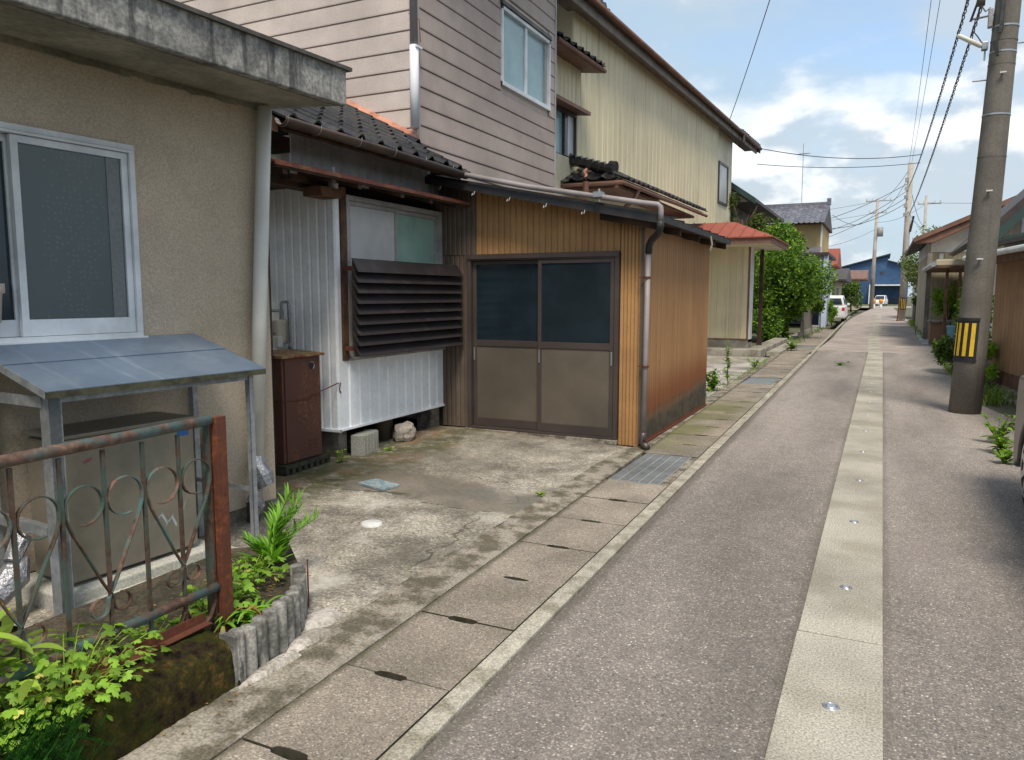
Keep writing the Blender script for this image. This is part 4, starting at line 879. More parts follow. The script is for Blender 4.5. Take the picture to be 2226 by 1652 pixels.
setp(part('stone', rock((-4.34, 6.42, .10), (.11, .14, .11), 3), 'stone', smooth=False), 'pale rough stone lying beside the bucket under the white bay', 'stone')
co = setp(part('cable_coil', MB().tube([(-4.45 + .02 * math.sin(t * 3), 6.95 + .10 * math.cos(t), .13 + .10 * math.sin(t)) for t in [k * .35 for k in range(54)]], .009, 6), 'wire'), 'dark coil of hose leaning under the right end of the white bay', 'coil')

# ================================================================== BROWN GARAGE
ga = thing('brown_garage', (-3.2, 9, 0), 'small ochre brown sheet clad shed with dark aluminium sliding doors by the lane', 'shed')
GY, GX = 7.28, -2.115
def groof(x): return 2.235 + (-1.88 - x) * .2035        # top of the roof sheet
part('wall_core', MB().prism3([(-4.7, GY + .01, 0), (-4.04, GY + .01, 0), (-4.04, GY + .01, 1.92), (-2.34, GY + .01, 1.92), (-2.34, GY + .01, 0), (GX - .01, GY + .01, 0), (GX - .01, GY + .01, 2.15), (-4.7, GY + .01, 2.72)],
                              [(-4.7, GY + .09, 0), (-4.04, GY + .09, 0), (-4.04, GY + .09, 1.92), (-2.34, GY + .09, 1.92), (-2.34, GY + .09, 0), (GX - .01, GY + .09, 0), (GX - .01, GY + .09, 2.15), (-4.7, GY + .09, 2.72)])
     .box(GX - .1, GX - .01, GY + .1, 10.40, 0.0, 2.20).box(-4.7, GX - .11, 10.30, 10.39, 0.0, 2.2), 'darkgap', ga)
boards(ga, 'y', GY, -1, -4.40, -4.055, .058, .05, 1.93, 'brown_sheet', t=.016, gap=.006)
boards(ga, 'y', GY, -1, -4.55, -3.965, .058, 1.935, 2.7, 'brown_sheet', t=.016, gap=.006, zf=lambda x: groof(x) - .05)
boards(ga, 'y', GY, -1, -3.962, -2.345, .0675, 1.935, 2.6, 'ochre', t=.011, gap=.005, zf=lambda x: groof(x) - .05)
boards(ga, 'y', GY, -1, -2.340, GX - .002, .0375, .0, 2.2, 'ochre', t=.013, gap=.004, zf=lambda x: groof(x) - .05)
boards(ga, 'x', GX, 1, 7.262, 10.40, .0825, .02, 2.16, 'side', t=.012, gap=.004)
part('corner_trim', MB().box(GX - .006, GX + .022, 7.236, 7.262, .03, 2.18), 'brown_sheet', ga)
part('sill_trim', MB().box(GX - .0, GX + .024, 7.27, 10.41, .0, .022), 'rust', ga)
# roof
part('roof_sheet', MB().slab((-5.1, 7.0, groof(-5.1)), (-1.885, 7.0, groof(-1.885)), (-1.885, 10.68, groof(-1.885)), (-5.1, 10.68, groof(-5.1)), .012), 'roofmetal', ga)
for k in range(9): 
    yy = 7.04 + .45 * k; part('roof_batten', MB().slab((-5.1, yy, groof(-5.1) + .028), (-1.88, yy, groof(-1.88) + .028), (-1.88, yy + .04, groof(-1.88) + .028), (-5.1, yy + .04, groof(-5.1) + .028), .026), 'roofmetal', ga)
part('fascia', MB().slab((-5.0, 6.985, groof(-5.0) - .0), (-1.90, 6.985, groof(-1.90) - .0), (-1.90, 7.005, groof(-1.90) - .0), (-5.0, 7.005, groof(-5.0) - .0), .075), 'roofmetal', ga)
part('fascia', MB().box(-1.905, -1.885, 7.0, 10.68, groof(-1.89) - .055, groof(-1.89) - .013), 'roofmetal', ga)
part('soffit', MB().slab((-4.9, 7.01, groof(-4.9) - .05), (-1.91, 7.01, groof(-1.91) - .05), (-1.91, 10.66, groof(-1.91) - .05), (-4.9, 10.66, groof(-4.9) - .05), .012), 'wood_dark', ga)
for yy in (7.1, 8.0, 8.9, 9.8, 10.55): part('rafter', MB().slab((-2.5, yy, groof(-2.5) - .062), (-1.93, yy, groof(-1.93) - .062), (-1.93, yy + .05, groof(-1.93) - .062), (-2.5, yy + .05, groof(-2.5) - .062), .07), 'wood_dark', ga)
for x in (-4.25, -3.85, -3.45, -3.05, -2.65): part('gutter_hook', MB().tube([(x, 7.03, groof(x) - .06), (x + .01, 6.97, groof(x) - .12), (x + .04, 6.96, groof(x) - .11), (x + .045, 6.97, groof(x) - .08)], .005, 6), 'alu_grey', ga)
part('gutter_hook', MB().tube([(-1.87, 9.25, 2.20), (-1.85, 9.25, 2.10), (-1.87, 9.25, 2.03)], .012, 6), 'step_conc', ga)
# sloping drain pipe on the roof edge, elbow, downpipe
gp = thing('drain_pipe', (-2.0, 7.1, 0), 'faded drain pipe running down the shed roof edge and down its corner', 'pipe')
part('sloping_pipe', MB().tube([(-4.10, 6.955, 2.770), (-3.2, 6.955, 2.565), (-2.02, 6.955, 2.345), (-1.89, 6.955, 2.325), (-1.865, 6.955, 2.30), (-1.86, 6.955, 2.26), (-1.862, 6.958, 2.17)], .026, 12), 'lavender_pipe', gp, smooth=True)
part('bend', MB().tube([(-1.862, 6.958, 2.18), (-1.865, 6.965, 2.12), (-1.90, 7.02, 2.07), (-1.99, 7.13, 2.02), (-2.03, 7.18, 1.97), (-2.035, 7.19, 1.90)], .034, 12), 'roofmetal', gp, smooth=True)
part('downpipe', MB().tube([(-2.035, 7.19, 1.92), (-2.045, 7.19, 1.0), (-2.055, 7.19, .09)], .025, 12), 'lavender_pipe', gp, smooth=True)
part('foot', MB().tube([(-2.055, 7.19, .16), (-2.055, 7.19, .06), (-2.045, 7.175, .035), (-1.99, 7.12, .025)], .033, 12), 'brown_alu', gp, smooth=True)
for z in (1.66, .80): part('strap', MB().lathe((-2.045, 7.19, z), [(.031, 0), (.035, 0), (.035, .02), (.031, .02)], 14).box(-2.12, -2.02, 7.185, 7.20, z + .004, z + .016), 'rust', gp)
part('clip', MB().box(-2.50, -2.42, 6.90, 7.0, 2.42, 2.47).tube([(-2.46, 6.955, 2.38), (-2.46, 6.955, 2.50)], .012, 6), 'steel', gp)
# sliding doors
dd = part('door_frame', MB().box(-4.052, -4.006, GY - .05, GY + .05, .05, 1.93).box(-2.385, -2.342, GY - .05, GY + .05, .05, 1.93).box(-4.006, -2.385, GY - .05, GY + .05, 1.868, 1.93).box(-4.006, -2.385, GY - .052, GY + .05, .05, .075), 'brown_alu', ga, bevel=.003)
part('head_lip', MB().box(-4.054, -2.34, GY - .062, GY - .052, 1.885, 1.935), 'brown_alu', dd)
def slide(x0, x1, y, gl):
    m = MB().box(x0, x0 + .04, y, y + .032, .078, 1.865).box(x1 - .04, x1, y, y + .032, .078, 1.865).box(x0 + .04, x1 - .04, y, y + .032, 1.825, 1.865).box(x0 + .04, x1 - .04, y, y + .032, .078, .165).box(x0 + .04, x1 - .04, y, y + .032, .955, 1.02)
    d = part('sliding_door', m, 'brown_alu', dd, bevel=.002)
    part('glass', MB().box(x0 + .041, x1 - .041, y + .012, y + .018, 1.021, 1.824), 'glass_dark', dd); part('lower_panel', MB().box(x0 + .041, x1 - .041, y + .010, y + .02, .166, .954), 'panel_grey', dd)
    return d
slide(-4.00, -3.175, GY - .005, 1); slide(-3.215, -2.39, GY - .042, 1)
for x, y in ((-3.985, -.012), (-3.197, -.049), (-2.408, -.049)): part('handle', MB().box(x - .008, x + .008, GY + y, GY + y + .006, .80, .935), 'steel', dd, bevel=.002)
part('threshold', MB().box(-4.1, -2.34, GY - .06, GY + .1, .0, .048), 'edge', ga, bevel=.006)
part('garage_inside', MB().box(-4.5, -2.3, GY + .6, GY + .62, 0, 2.1), 'darkgap', ga)

# ================================================================== PINK UPPER HOUSE
ph = thing('pink_house', (-7, 9.8, 0), 'two storey house in pinkish grey lapped siding behind the shed', 'house')
PX, PYs, PYe = -5.0, 7.74, 11.88
hole = (9.90, 11.62, 4.44, 5.52)
part('wall_core', MB().box(-9.5, PX - .001, PYs + .001, hole[0], 0, 6.9).box(-9.5, PX - .001, hole[1], PYe, 0, 6.9).box(-9.5, PX - .001, hole[0], hole[1], 0, hole[2]).box(-9.5, PX - .001, hole[0], hole[1], hole[3], 6.9).box(-9.5, -5.3, hole[0], hole[1], hole[2], hole[3]), 'siding_pale', ph)
lap_boards(ph, 'x', PX, 1, PYs + .05, PYe - .03, 2.60, 6.9, .2195, 'siding', [hole])
lap_boards(ph, 'y', PYs, -1, -9.5, PX - .03, 3.0, 6.9, .2195, 'siding_pale')
part('corner_trim', MB().box(PX - .03, PX + .034, PYs - .034, PYs + .05, 3.2, 6.9), 'siding', ph, bevel=.004)
part('corner_trim', MB().box(PX - .03, PX + .034, PYe - .03, PYe + .02, 2.6, 6.9), 'alu_grey', ph, bevel=.004)
pw = part('window', MB().box(PX - .06, PX + .05, hole[0], hole[0] + .04, hole[2], hole[3]).box(PX - .06, PX + .05, hole[1] - .04, hole[1], hole[2], hole[3]).box(PX - .06, PX + .05, hole[0], hole[1], hole[3] - .05, hole[3]).box(PX - .06, PX + .06, hole[0], hole[1], hole[2], hole[2] + .06)
          .box(PX - .03, PX + .02, 10.73, 10.80, hole[2] + .06, hole[3] - .05), 'alu_white', ph, bevel=.003)
part('pane', MB().box(PX - .01, PX - .004, hole[0] + .04, 10.73, hole[2] + .06, hole[3] - .05), 'pane_blue', pw); part('pane', MB().box(PX - .03, PX - .024, 10.80, hole[1] - .12, hole[2] + .06, hole[3] - .05), 'pane_blue', pw)
part('stile', MB().box(PX - .035, PX - .0, hole[1] - .12, hole[1] - .04, hole[2] + .06, hole[3] - .05), 'alu_grey', pw)
part('shutter_box', MB().prism3([(PX + .02, hole[0] - .02, 5.53), (PX + .07, hole[0] - .02, 5.53), (PX + .05, hole[0] - .02, 5.60), (PX + .02, hole[0] - .02, 5.62)], [(PX + .02, hole[1] + .02, 5.53), (PX + .07, hole[1] + .02, 5.53), (PX + .05, hole[1] + .02, 5.60), (PX + .02, hole[1] + .02, 5.62)]), 'cap_dark', ph)
part('roof', MB().prism([(-10.3, 6.95), (PX + .75, 6.95), (PX + .8, 7.05), (-7.5, 8.5), (-10.3, 7.1)], 'y', PYs - .6, PYe + .6), 'tile', ph)
hd = thing('house_downpipe', (PX + .05, PYs - .07, 3.3), 'white plastic downpipe on the corner of the pink house', 'pipe')
part('upper_pipe', MB().tube([(PX + .04, PYs - .085, 6.9), (PX + .04, PYs - .085, 4.30)], .045, 12), 'lavender_pipe', hd, smooth=True)
part('lower_pipe', MB().tube([(PX + .04, PYs - .085, 4.34), (PX + .04, PYs - .085, 3.42)], .052, 12), 'white_pipe', hd, smooth=True)
part('bracket', MB().box(PX + .03, PX + .10, PYs - .12, PYs - .0, 4.31, 4.335), 'white_pipe', hd)
part('strap', MB().tube([(PX - .02, PYs - .09, 4.70), (PX + .10, PYs - .06, 4.62), (PX + .10, PYs - .04, 4.38)], .006, 5), 'brown_trim', hd)

# ================================================================== CREAM HOUSE
TC = R(2.58); CO = (-5.5, 12.0); cC, sC = math.cos(TC), math.sin(TC)
def CH(n, s, z): return (CO[0] + n * cC + s * sC, CO[1] - n * sC + s * cC, z)
ch = thing('cream_house', CH(-3, 6, 0), 'large two storey cream ribbed sheet house with long brown eave and red porch roof', 'house')
def cboards(n, s0, s1, w, z0, z1, mat='cream', t=.02, par=ch):
    k = max(1, round((s1 - s0) / w)); w = (s1 - s0) / k; me = None
    for i in range(k):
        a, b = s0 + i * w, s0 + (i + 1) * w
        if me: o = bpy.data.objects.new('cladding_board', me); COL.objects.link(o); o.parent = par; o.location = (i * w * sC, i * w * cC, 0); continue
        pr = [(n, a), (n, b), (n + t * .2, b - .008), (n + t, b - .03), (n + t, a + .03), (n + t * .2, a + .008)]
        o = part('cladding_board', MB().prism3([CH(u, v, z0) for u, v in pr], [CH(u, v, z1) for u, v in pr]), mat, par); me = o.data
part('wall_core', MB(CH).box(-7, .248, 1.205, 12.0, 0, 6.9).box(-7, .398, .0, 1.19, 0, 3.9).box(-7, .398, .0, .06, 3.9, 5.8).box(-7, .398, .98, 1.19, 3.9, 5.8).box(-7, .398, .06, .98, 4.66, 5.8).box(-7, .25, .06, .98, 3.9, 4.66).box(-7, .19, 12.0, 14.2, 0, 6.9), 'cream_plain', ch)
cboards(.25, 1.21, 12.0, .285, 3.4, 6.6)
cboards(.40, .98, 1.20, .11, 3.5, 5.75); cboards(.40, -.02, .98, .167, 4.70, 5.75)
cboards(.19, 12.0, 14.2, 1.1, 2.6, 6.6, 'cream_plain', .01)
part('inner_return', MB(CH).box(-.0, .42, 1.19, 1.20, 3.4, 5.75), 'cream_plain', ch)
# wing window with its brown hood
wv = part('window', MB(CH).box(.36, .45, .06, .10, 3.92, 4.66).box(.36, .45, .94, .98, 3.92, 4.66).box(.36, .45, .10, .94, 4.61, 4.66).box(.36, .43, .50, .545, 3.92, 4.61), 'brown_alu', ch)
part('pane', MB(CH).box(.37, .375, .10, .50, 3.92, 4.61), 'pane_blue', wv); part('pane', MB(CH).box(.39, .395, .70, .94, 3.92, 4.61), 'pane_white', wv); part('pane', MB(CH).box(.385, .39, .545, .70, 3.92, 4.61), 'glass_dark', wv)
hood = part('window_hood', MB(CH).prism([(.40, 4.80), (.80, 4.66), (.80, 4.60), (.40, 4.66)], 'y', -1.2, .95) if False else MB(CH).prism3([(.42, -.6, 4.80), (.68, -.6, 4.70), (.68, -.6, 4.64), (.42, -.6, 4.67)], [(.42, 1.05, 4.80), (.68, 1.05, 4.70), (.68, 1.05, 4.64), (.42, 1.05, 4.67)]), 'brown_trim', ch)
# wing roof
part('wing_roof_deck', MB(CH).prism3([(.24, -.6, 5.75), (.78, -.6, 5.50), (.78, -.6, 5.42), (.24, -.6, 5.50)], [(.24, 1.35, 5.75), (.78, 1.35, 5.50), (.78, 1.35, 5.42), (.24, 1.35, 5.50)]), 'brown_trim', ch)
part('wing_gutter', MB(CH).tube([(.80, -.6, 5.46), (.80, 1.38, 5.46)], .04, 8), 'brown_trim', ch)
a = Vector(CH(1, 0, 0)) - Vector(CH(0, 0, 0)); u_ = (Vector((-a.x, -a.y, .38))).normalized(); al = (Vector(CH(0, 1, 0)) - Vector(CH(0, 0, 0)))
tile_roof(ch, Vector(CH(.80, -.6, 5.51)), al, u_, 7, 3)
part('verge_cap', MB(CH).tube([(.80, 1.32, 5.55), (.26, 1.32, 5.80)], .045, 8), 'brown_trim', ch)
# main roof edge, very long eave
part('main_roof', MB(CH).prism3([(.62, -.6, 6.70), (.62, -.6, 6.60), (.54, -.6, 6.58), (-7, -.6, 10.0), (-7, -.6, 10.3)], [(.62, 16.4, 6.70), (.62, 16.4, 6.60), (.54, 16.4, 6.58), (-7, 16.4, 10.0), (-7, 16.4, 10.3)]), 'dark_roof', ch)
part('soffit', MB(CH).box(.15, .54, -.6, 16.3, 6.53, 6.57), 'grey_trim', ch)
part('fascia', MB(CH).box(.52, .56, -.6, 16.35, 6.42, 6.60), 'grey_trim', ch)
part('eave_gutter', MB(CH).tube([(.66, -.6, 6.62), (.66, 16.5, 6.60)], .055, 10), 'brown_trim', ch, smooth=True)
part('gutter_outlet', MB(CH).tube([(.66, 13.6, 6.56), (.66, 13.6, 6.34), (.55, 13.65, 6.2)], .06, 8), 'brown_alu', ch)
part('bargeboard', MB(CH).prism3([(.66, 16.4, 6.70), (.66, 16.4, 6.44), (-3, 16.4, 8.2), (-3, 16.4, 8.5)], [(.66, 16.46, 6.70), (.66, 16.46, 6.44), (-3, 16.46, 8.2), (-3, 16.46, 8.5)]), 'brown_trim', ch)
tile_roof(ch, Vector(CH(.64, 13.4, 6.66)), al, Vector((-a.x, -a.y, .45)).normalized(), 11, 2)
for k in range(7): part('ridge_ornament', MB().lathe(CH(.30 - .03 * k, 2.2 + .28 * k, 6.95 - .02 * k), [(0, .16), (.10, .12), (.13, 0), (.13, -.2)], 9), 'tile', ch)
uw = part('upper_window', MB(CH).box(.17, .24, 12.35, 12.43, 4.35, 5.62).box(.17, .24, 13.5, 13.58, 4.35, 5.62).box(.17, .24, 12.43, 13.5, 5.55, 5.62).box(.17, .24, 12.43, 13.5, 4.35, 4.42), 'brown_alu', ch)
part('pane', MB(CH).box(.205, .212, 12.43, 13.5, 4.42, 5.55), 'pane_white', uw)
part('rust_streak', MB(CH).prism3([(.2715, 11.70, 2.95), (.2715, 11.97, 2.95), (.2715, 11.93, 3.4), (.2715, 11.87, 3.75), (.2715, 11.80, 3.4)], [(.2725, 11.70, 2.95), (.2725, 11.97, 2.95), (.2725, 11.93, 3.4), (.2725, 11.87, 3.75), (.2725, 11.80, 3.4)]), M('rust_stain', (.34, .19, .09), (.40, .26, .14), 5), ch)
# tiled lean-to with hipped near end
GZ = 3.47; A0, A1 = (-4.07, 12.5), (-3.90, 18.3)
def gxy(t, n): return (A0[0] + (A1[0] - A0[0]) * t - n, A0[1] + (A1[1] - A0[1]) * t)
part('lean_to_wall', MB().box(-5.6, -4.55, 13.05, 18.1, 0, 3.38), 'cream_plain', ch)
for i in range(6): part('cladding_board', MB().box(-5.5 + i * .16, -5.35 + i * .16, 13.03, 13.05, 0, 3.36), 'cream', ch)
part('lean_to_deck', MB().prism3([(A0[0], A0[1], GZ - .03), (-6.2, A0[1], GZ - .03), (-6.2, 13.5, GZ + .43), (-5.0, 13.5, GZ + .43)], [(A0[0], A0[1], GZ - .09), (-6.2, A0[1], GZ - .09), (-6.2, 13.5, GZ + .30), (-5.0, 13.5, GZ + .30)])
     .prism3([(A0[0], A0[1], GZ - .03), (A1[0], A1[1], GZ - .03), (-5.1, A1[1], GZ + .50), (-5.0, 13.5, GZ + .43)], [(A0[0], A0[1], GZ - .09), (A1[0], A1[1], GZ - .09), (-5.1, A1[1], GZ + .38), (-5.0, 13.5, GZ + .33)]), 'wood_dark', ch)
alg = Vector((A1[0] - A0[0], A1[1] - A0[1], 0)).normalized()
tile_roof(ch, Vector((A0[0] + .08, A0[1] + .05, GZ - .02)), alg, Vector((-1, .03, .46)).normalized(), 21, 5, keep=lambda p: (p.y - 12.5) > (-4.07 - p.x) * .95)
tile_roof(ch, Vector((-6.0, A0[1] - .06, GZ - .02)), (1, 0, 0), Vector((0, 1, .46)).normalized(), 7, 5, keep=lambda p: (p.y - 12.5) < (-4.07 - p.x) * 1.05 + .1)
hip = [(-4.28, 12.70, GZ + .15), (-4.66, 12.75, GZ + .27), (-5.06, 12.82, GZ + .40)]
part('hip_ridge', MB().tube(hip, .085, 9), 'tile', ch)
for k in range(8):
    t = k / 7; p = Vector(hip[0]).lerp(Vector(hip[2]), t); part('ridge_tile', MB().tube([p + Vector((0, 0, .05)), p + Vector((-.09, .0, .05))], .075, 8), 'tile', ch)
part('ridge_end_tile', MB().tube([(-4.20, 12.69, GZ + .17), (-4.30, 12.70, GZ + .19)], .13, 12), 'tile', ch)
part('lean_to_gutter', MB().tube([(-6.2, A0[1] - .09, GZ - .09), (A0[0] + .09, A0[1] - .09, GZ - .10), (A1[0] + .09, A1[1], GZ - .12)], .035, 8), 'brown_trim', ch)
part('lean_to_soffit', MB().box(-6.2, A0[0] - .02, A0[1] + .02, 13.0, GZ - .17, GZ - .12).box(-4.7, A0[0], 13.0, 18.2, GZ - .17, GZ - .12), 'brown_trim', ch)
part('gutter_drop', MB().tube([(-4.62, 12.40, GZ - .05), (-4.62, 12.40, GZ - .34)], .05, 8), 'brown_trim', ch)
part('gutter_drop', MB().tube([(A0[0] + .12, 13.3, GZ - .08), (A0[0] + .05, 13.2, GZ - .3), (-4.3, 13.1, GZ - .55)], .04, 8), 'brown_trim', ch)
part('roof_pipe', MB().tube([(-5.6, 12.9, GZ + .36), (-4.78, 12.86, GZ + .30), (-4.72, 12.80, GZ + .26), (-4.74, 12.62, GZ + .14), (-4.66, 12.5, GZ + .08), (-4.63, 12.42, GZ + .0)], .028, 8), 'copper', ch)
# this block stands a size larger, farther back behind the pink house
HS = Matrix.Translation(-wloc(ch)) @ Matrix.Translation((0, 0, -.15)) @ Matrix.Scale(1.1, 4) @ Matrix.Translation(wloc(ch))
for o in ch.children: o.matrix_basis = HS @ o.matrix_basis
# ground floor porch room, base, steps, red roof
AY = 20.0
part('porch_core', MB().box(-5.2, -3.06, AY + .02, 20.6, 0.35, 2.75), 'cream_plain', ch)
k = 13
for i in range(k):
    a_ = -5.1 + i * (2.03 / k); part('cladding_board', MB().prism([(a_, AY + .02), (a_, AY + .012), (a_ + .02, AY), (a_ + .136, AY), (a_ + .156, AY + .012), (a_ + .156, AY + .02)], 'z', .40, 2.74), 'cream', ch)
part('corner_trim', MB().box(-3.075, -3.035, AY - .01, AY + .03, .38, 2.74), 'brown_trim', ch)
part('porch_side', MB().box(-3.059, -3.03, AY + .03, 20.6, .3, 2.74), 'white_wall', ch)
part('bottom_trim', MB().box(-5.1, -3.02, AY - .02, AY + .02, .375, .40), 'brown_trim', ch)
part('footing', MB().box(-5.1, -3.03, AY - .0, 20.6, -.05, .374), 'step_conc', ch)
part('step', MB().box(-5.2, -2.62, 19.35, 19.99, -.05, .17).box(-3.02, -2.62, 19.99, 25.2, -.05, .17), 'step_conc', ch, bevel=.015)
part('step', MB().box(-2.6, -2.28, 20.2, 24.5, -.05, .07), 'step_conc', ch, bevel=.01)
part('post', MB().box(-2.98, -2.89, 21.25, 21.34, .17, 2.72).box(-3.0, -2.87, 21.23, 21.36, .17, .30), 'wood_dark', ch)
EV = [(-4.9, 18.5), (-2.33, 18.5), (-2.33, 21.9), (-4.9, 21.9)]; PZ = 2.86
pr = part('porch_roof', MB().add([(x, y_, PZ) for x, y_ in EV] + [(-4.9, 20.0, 3.34), (-3.45, 20.0, 3.34)] + [(x, y_, PZ - .03) for x, y_ in EV], [(0, 1, 5, 4), (1, 2, 5), (2, 3, 4, 5), (9, 8, 7, 6), (0, 6, 7, 1), (1, 7, 8, 2), (2, 8, 9, 3)]), 'red_roof', ch)
for i in range(9):
    x = -4.75 + i * .28; t = min(1, (-2.33 - x) / 1.12); part('seam', MB().tube([(x, 18.5, PZ + .012), (x, 18.5 + 1.5 * t, PZ + .012 + .48 * t)], .012, 5), 'red_roof', pr)
part('porch_fascia', MB().box(-4.9, -2.37, 18.54, 18.57, PZ - .16, PZ - .035).box(-2.39, -2.36, 18.57, 21.8, PZ - .16, PZ - .035), 'brown_trim', ch)
part('porch_soffit', MB().box(-4.9, -2.40, 18.6, 21.8, PZ - .15, PZ - .11), 'cream_plain', ch)

# ================================================================== HOUSES FARTHER UP THE LANE
def simple_house(name, loc, label, cat, x0, x1, y0, y1, zw, wall, roof, ridge='x', rise=1.0, over=.5, wins=(), tiles=0, trim='brown_trim'):
    h = thing(name, loc, label, cat); part('wall', MB().box(x0, x1, y0, y1, 0, zw), wall, h)
    xm, ym = (x0 + x1) / 2, (y0 + y1) / 2; a, b, c, d = x0 - over, x1 + over, y0 - over, y1 + over
    if ridge == 'x': pr = [(c, zw), (c, zw - .12), (d, zw - .12), (d, zw), (ym, zw + rise)]; part('roof', MB().prism3([(a, u, z) for u, z in pr], [(b, u, z) for u, z in pr]), roof, h)
    else:
        pr = [(a, zw), (a, zw - .12), (b, zw - .12), (b, zw), (xm, zw + rise)]; part('roof', MB().prism3([(u, c, z) for u, z in pr], [(u, d, z) for u, z in pr]), roof, h)
        part('bargeboard', MB().prism3([(u, c - .04, z) for u, z in [(a, zw), (a, zw - .22), (xm, zw + rise - .22), (b, zw - .22), (b, zw), (xm, zw + rise)]], [(u, c - .004, z) for u, z in [(a, zw), (a, zw - .22), (xm, zw + rise - .22), (b, zw - .22), (b, zw), (xm, zw + rise)]]), trim, h)
    for (ax, f, u0, u1, z0, z1) in wins:
        if ax == 'y': w_ = part('window', MB().box(u0, u1, f - .03, f + .05, z0, z1), 'alu_grey', h); part('pane', MB().box(u0 + .05, u1 - .05, f - .04, f - .031, z0 + .05, z1 - .05), 'glass_dark', w_)
        else: w_ = part('window', MB().box(f - .05, f + .03, u0, u1, z0, z1), 'alu_grey', h); part('pane', MB().box(f + .031, f + .04, u0 + .05, u1 - .05, z0 + .05, z1 - .05), 'glass_dark', w_)
    return h
simple_house('dark_eaved_house', (-6.5, 33, 0), 'house with dark eaves half hidden behind the cream house', 'house', -9, -5.25, 30, 37, 5.0, 'grey_fence', 'dark_roof', 'y', 2.0, .95, trim='green_roof')
th_ = thing('tiled_house', (-5, 48, 0), 'yellow ochre walled house with a grey tiled roof beyond the bush', 'house')
part('wall', MB().box(-8.5, -3.2, 46.0, 52, 0, 5.5), 'yellow_wall', th_)
part('side_trim', MB().box(-3.26, -3.18, 45.95, 46.05, 0, 5.5), 'white_wall', th_)
part('roof_deck', MB().prism3([(-9, 45.3, 5.42), (-9, 49, 6.75), (-9, 52.7, 5.4)], [(-3.05, 45.3, 5.42), (-3.05, 49, 6.75), (-3.05, 52.7, 5.4)]), 'dark_roof', th_)
me_far = None
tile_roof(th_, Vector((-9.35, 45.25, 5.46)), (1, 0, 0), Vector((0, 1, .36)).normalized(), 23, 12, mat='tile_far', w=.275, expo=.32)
part('ridge', MB().box(-9, -3.0, 48.9, 49.1, 6.74, 6.95).box(-3.2, -2.98, 48.85, 49.15, 6.8, 7.15), 'tile_far', th_)
part('lower_roof', MB().slab((-6, 42.6, 3.3), (-3.2, 42.6, 3.3), (-3.2, 46, 4.2), (-6, 46, 4.2), .15), 'tile_far', th_)
part('lower_wall', MB().box(-6, -3.4, 43.2, 46, 0, 3.3), 'white_wall', th_)
an = thing('roof_antenna', (-4.6, 48.9, 6.9), 'thin television antenna mast on the tiled roof ridge', 'antenna')
part('mast', MB().tube([(-4.6, 48.9, 6.9), (-4.62, 48.9, 10.4)], .022, 6), 'steel', an); part('boom', MB().tube([(-4.9, 48.6, 9.75), (-4.3, 49.2, 9.85)], .015, 5), 'steel', an)
for k in range(6): part('element', MB().tube([(-4.86 + k * .1 - .15, 48.64 + k * .1 + .15, 9.76 + k * .015), (-4.86 + k * .1 + .15, 48.64 + k * .1 - .15, 9.76 + k * .015)], .01, 4), 'steel', an)
pb = thing('pale_blue_garage', (-2.7, 38.6, 0), 'pale blue walled garage with a dark open doorway beyond the bush', 'garage')
part('wall', MB().box(-2.62, -2.50, 38, 38.5, 0, 3.3).box(-2.62, -2.52, 40.8, 44, 0, 3.3).box(-2.62, -2.52, 38.5, 40.8, 2.4, 3.3).box(-5, -2.62, 43.9, 44, 0, 3.3), 'pale_blue_wall', pb)
part('doorpost', MB().box(-2.50, -2.30, 37.7, 37.95, 0, 3.35).box(-5.2, -2.5, 37.9, 37.95, 2.3, 3.35), 'pale_blue_wall', pb); part('roof', MB().box(-5.2, -2.3, 37.6, 44.2, 3.32, 3.45), 'dark_roof', pb)
part('dark_interior', MB().box(-5, -4.95, 38, 44, 0, 3.2), 'darkgap', pb)
simple_house('red_roofed_house', (-3.8, 52, 0), 'house with a faded red roof and white wall behind the white parked car', 'house', -6.5, -3.1, 51.5, 56, 3.4, 'white_wall', 'red_roof', 'x', 1.1, .5)
simple_house('brown_eaved_house', (-3.6, 62, 0), 'low house with brown eaves farther along the left side', 'house', -6.5, -3.0, 58, 67, 2.6, 'tan', 'dark_roof', 'x', .9, .7, wins=[('x', -3.0, 59.5, 62, .8, 2.1)])
simple_house('brown_roofed_house', (-4, 88, 0), 'distant house with a low brown roof in front of the blue warehouse', 'house', -6.5, -2.3, 86, 95, 3.2, 'tan', 'brown_trim', 'x', 1.0, .8)
simple_house('white_gabled_house', (-8, 75, 0), 'distant house with a pale gable above the brown eaved roof', 'house', -9, -4.9, 72, 80, 3.7, 'white_wall', 'tile_far', 'y', 1.5, .6)
bw = thing('blue_warehouse', (-1.5, 150, 0), 'large dark blue warehouse with a split roof closing the end of the lane', 'warehouse')
part('wall', MB().prism([(-6.9, 0), (.55, 0), (.55, 8.3), (-6.9, 6.4)], 'y', 150, 165).prism([(.56, 0), (3.9, 0), (3.9, 6.4), (.56, 7.4)], 'y', 150.02, 165), 'blue_wall', bw)
part('roof', MB().prism([(-7.4, 6.3), (.9, 8.55), (.9, 8.8), (-7.4, 6.5)], 'y', 149.4, 166).prism([(.57, 7.45), (4.4, 6.3), (4.4, 6.5), (.57, 7.65)], 'y', 149.4, 166), 'blue_dark', bw)
for i in range(38): part('wall_rib', MB().box(-6.85 + i * .283, -6.79 + i * .283, 149.93, 150.0, 0, 5.9), 'blue_wall', bw)
part('door', MB().box(-.8, 3.2, 149.86, 149.93, 0, 1.0), 'blue_dark', bw); part('canopy', MB().box(-2.2, 3.6, 146.5, 149.9, 3.15, 3.35).box(-2.2, -1.9, 146.5, 146.7, 0, 3.15), 'white_wall', bw)
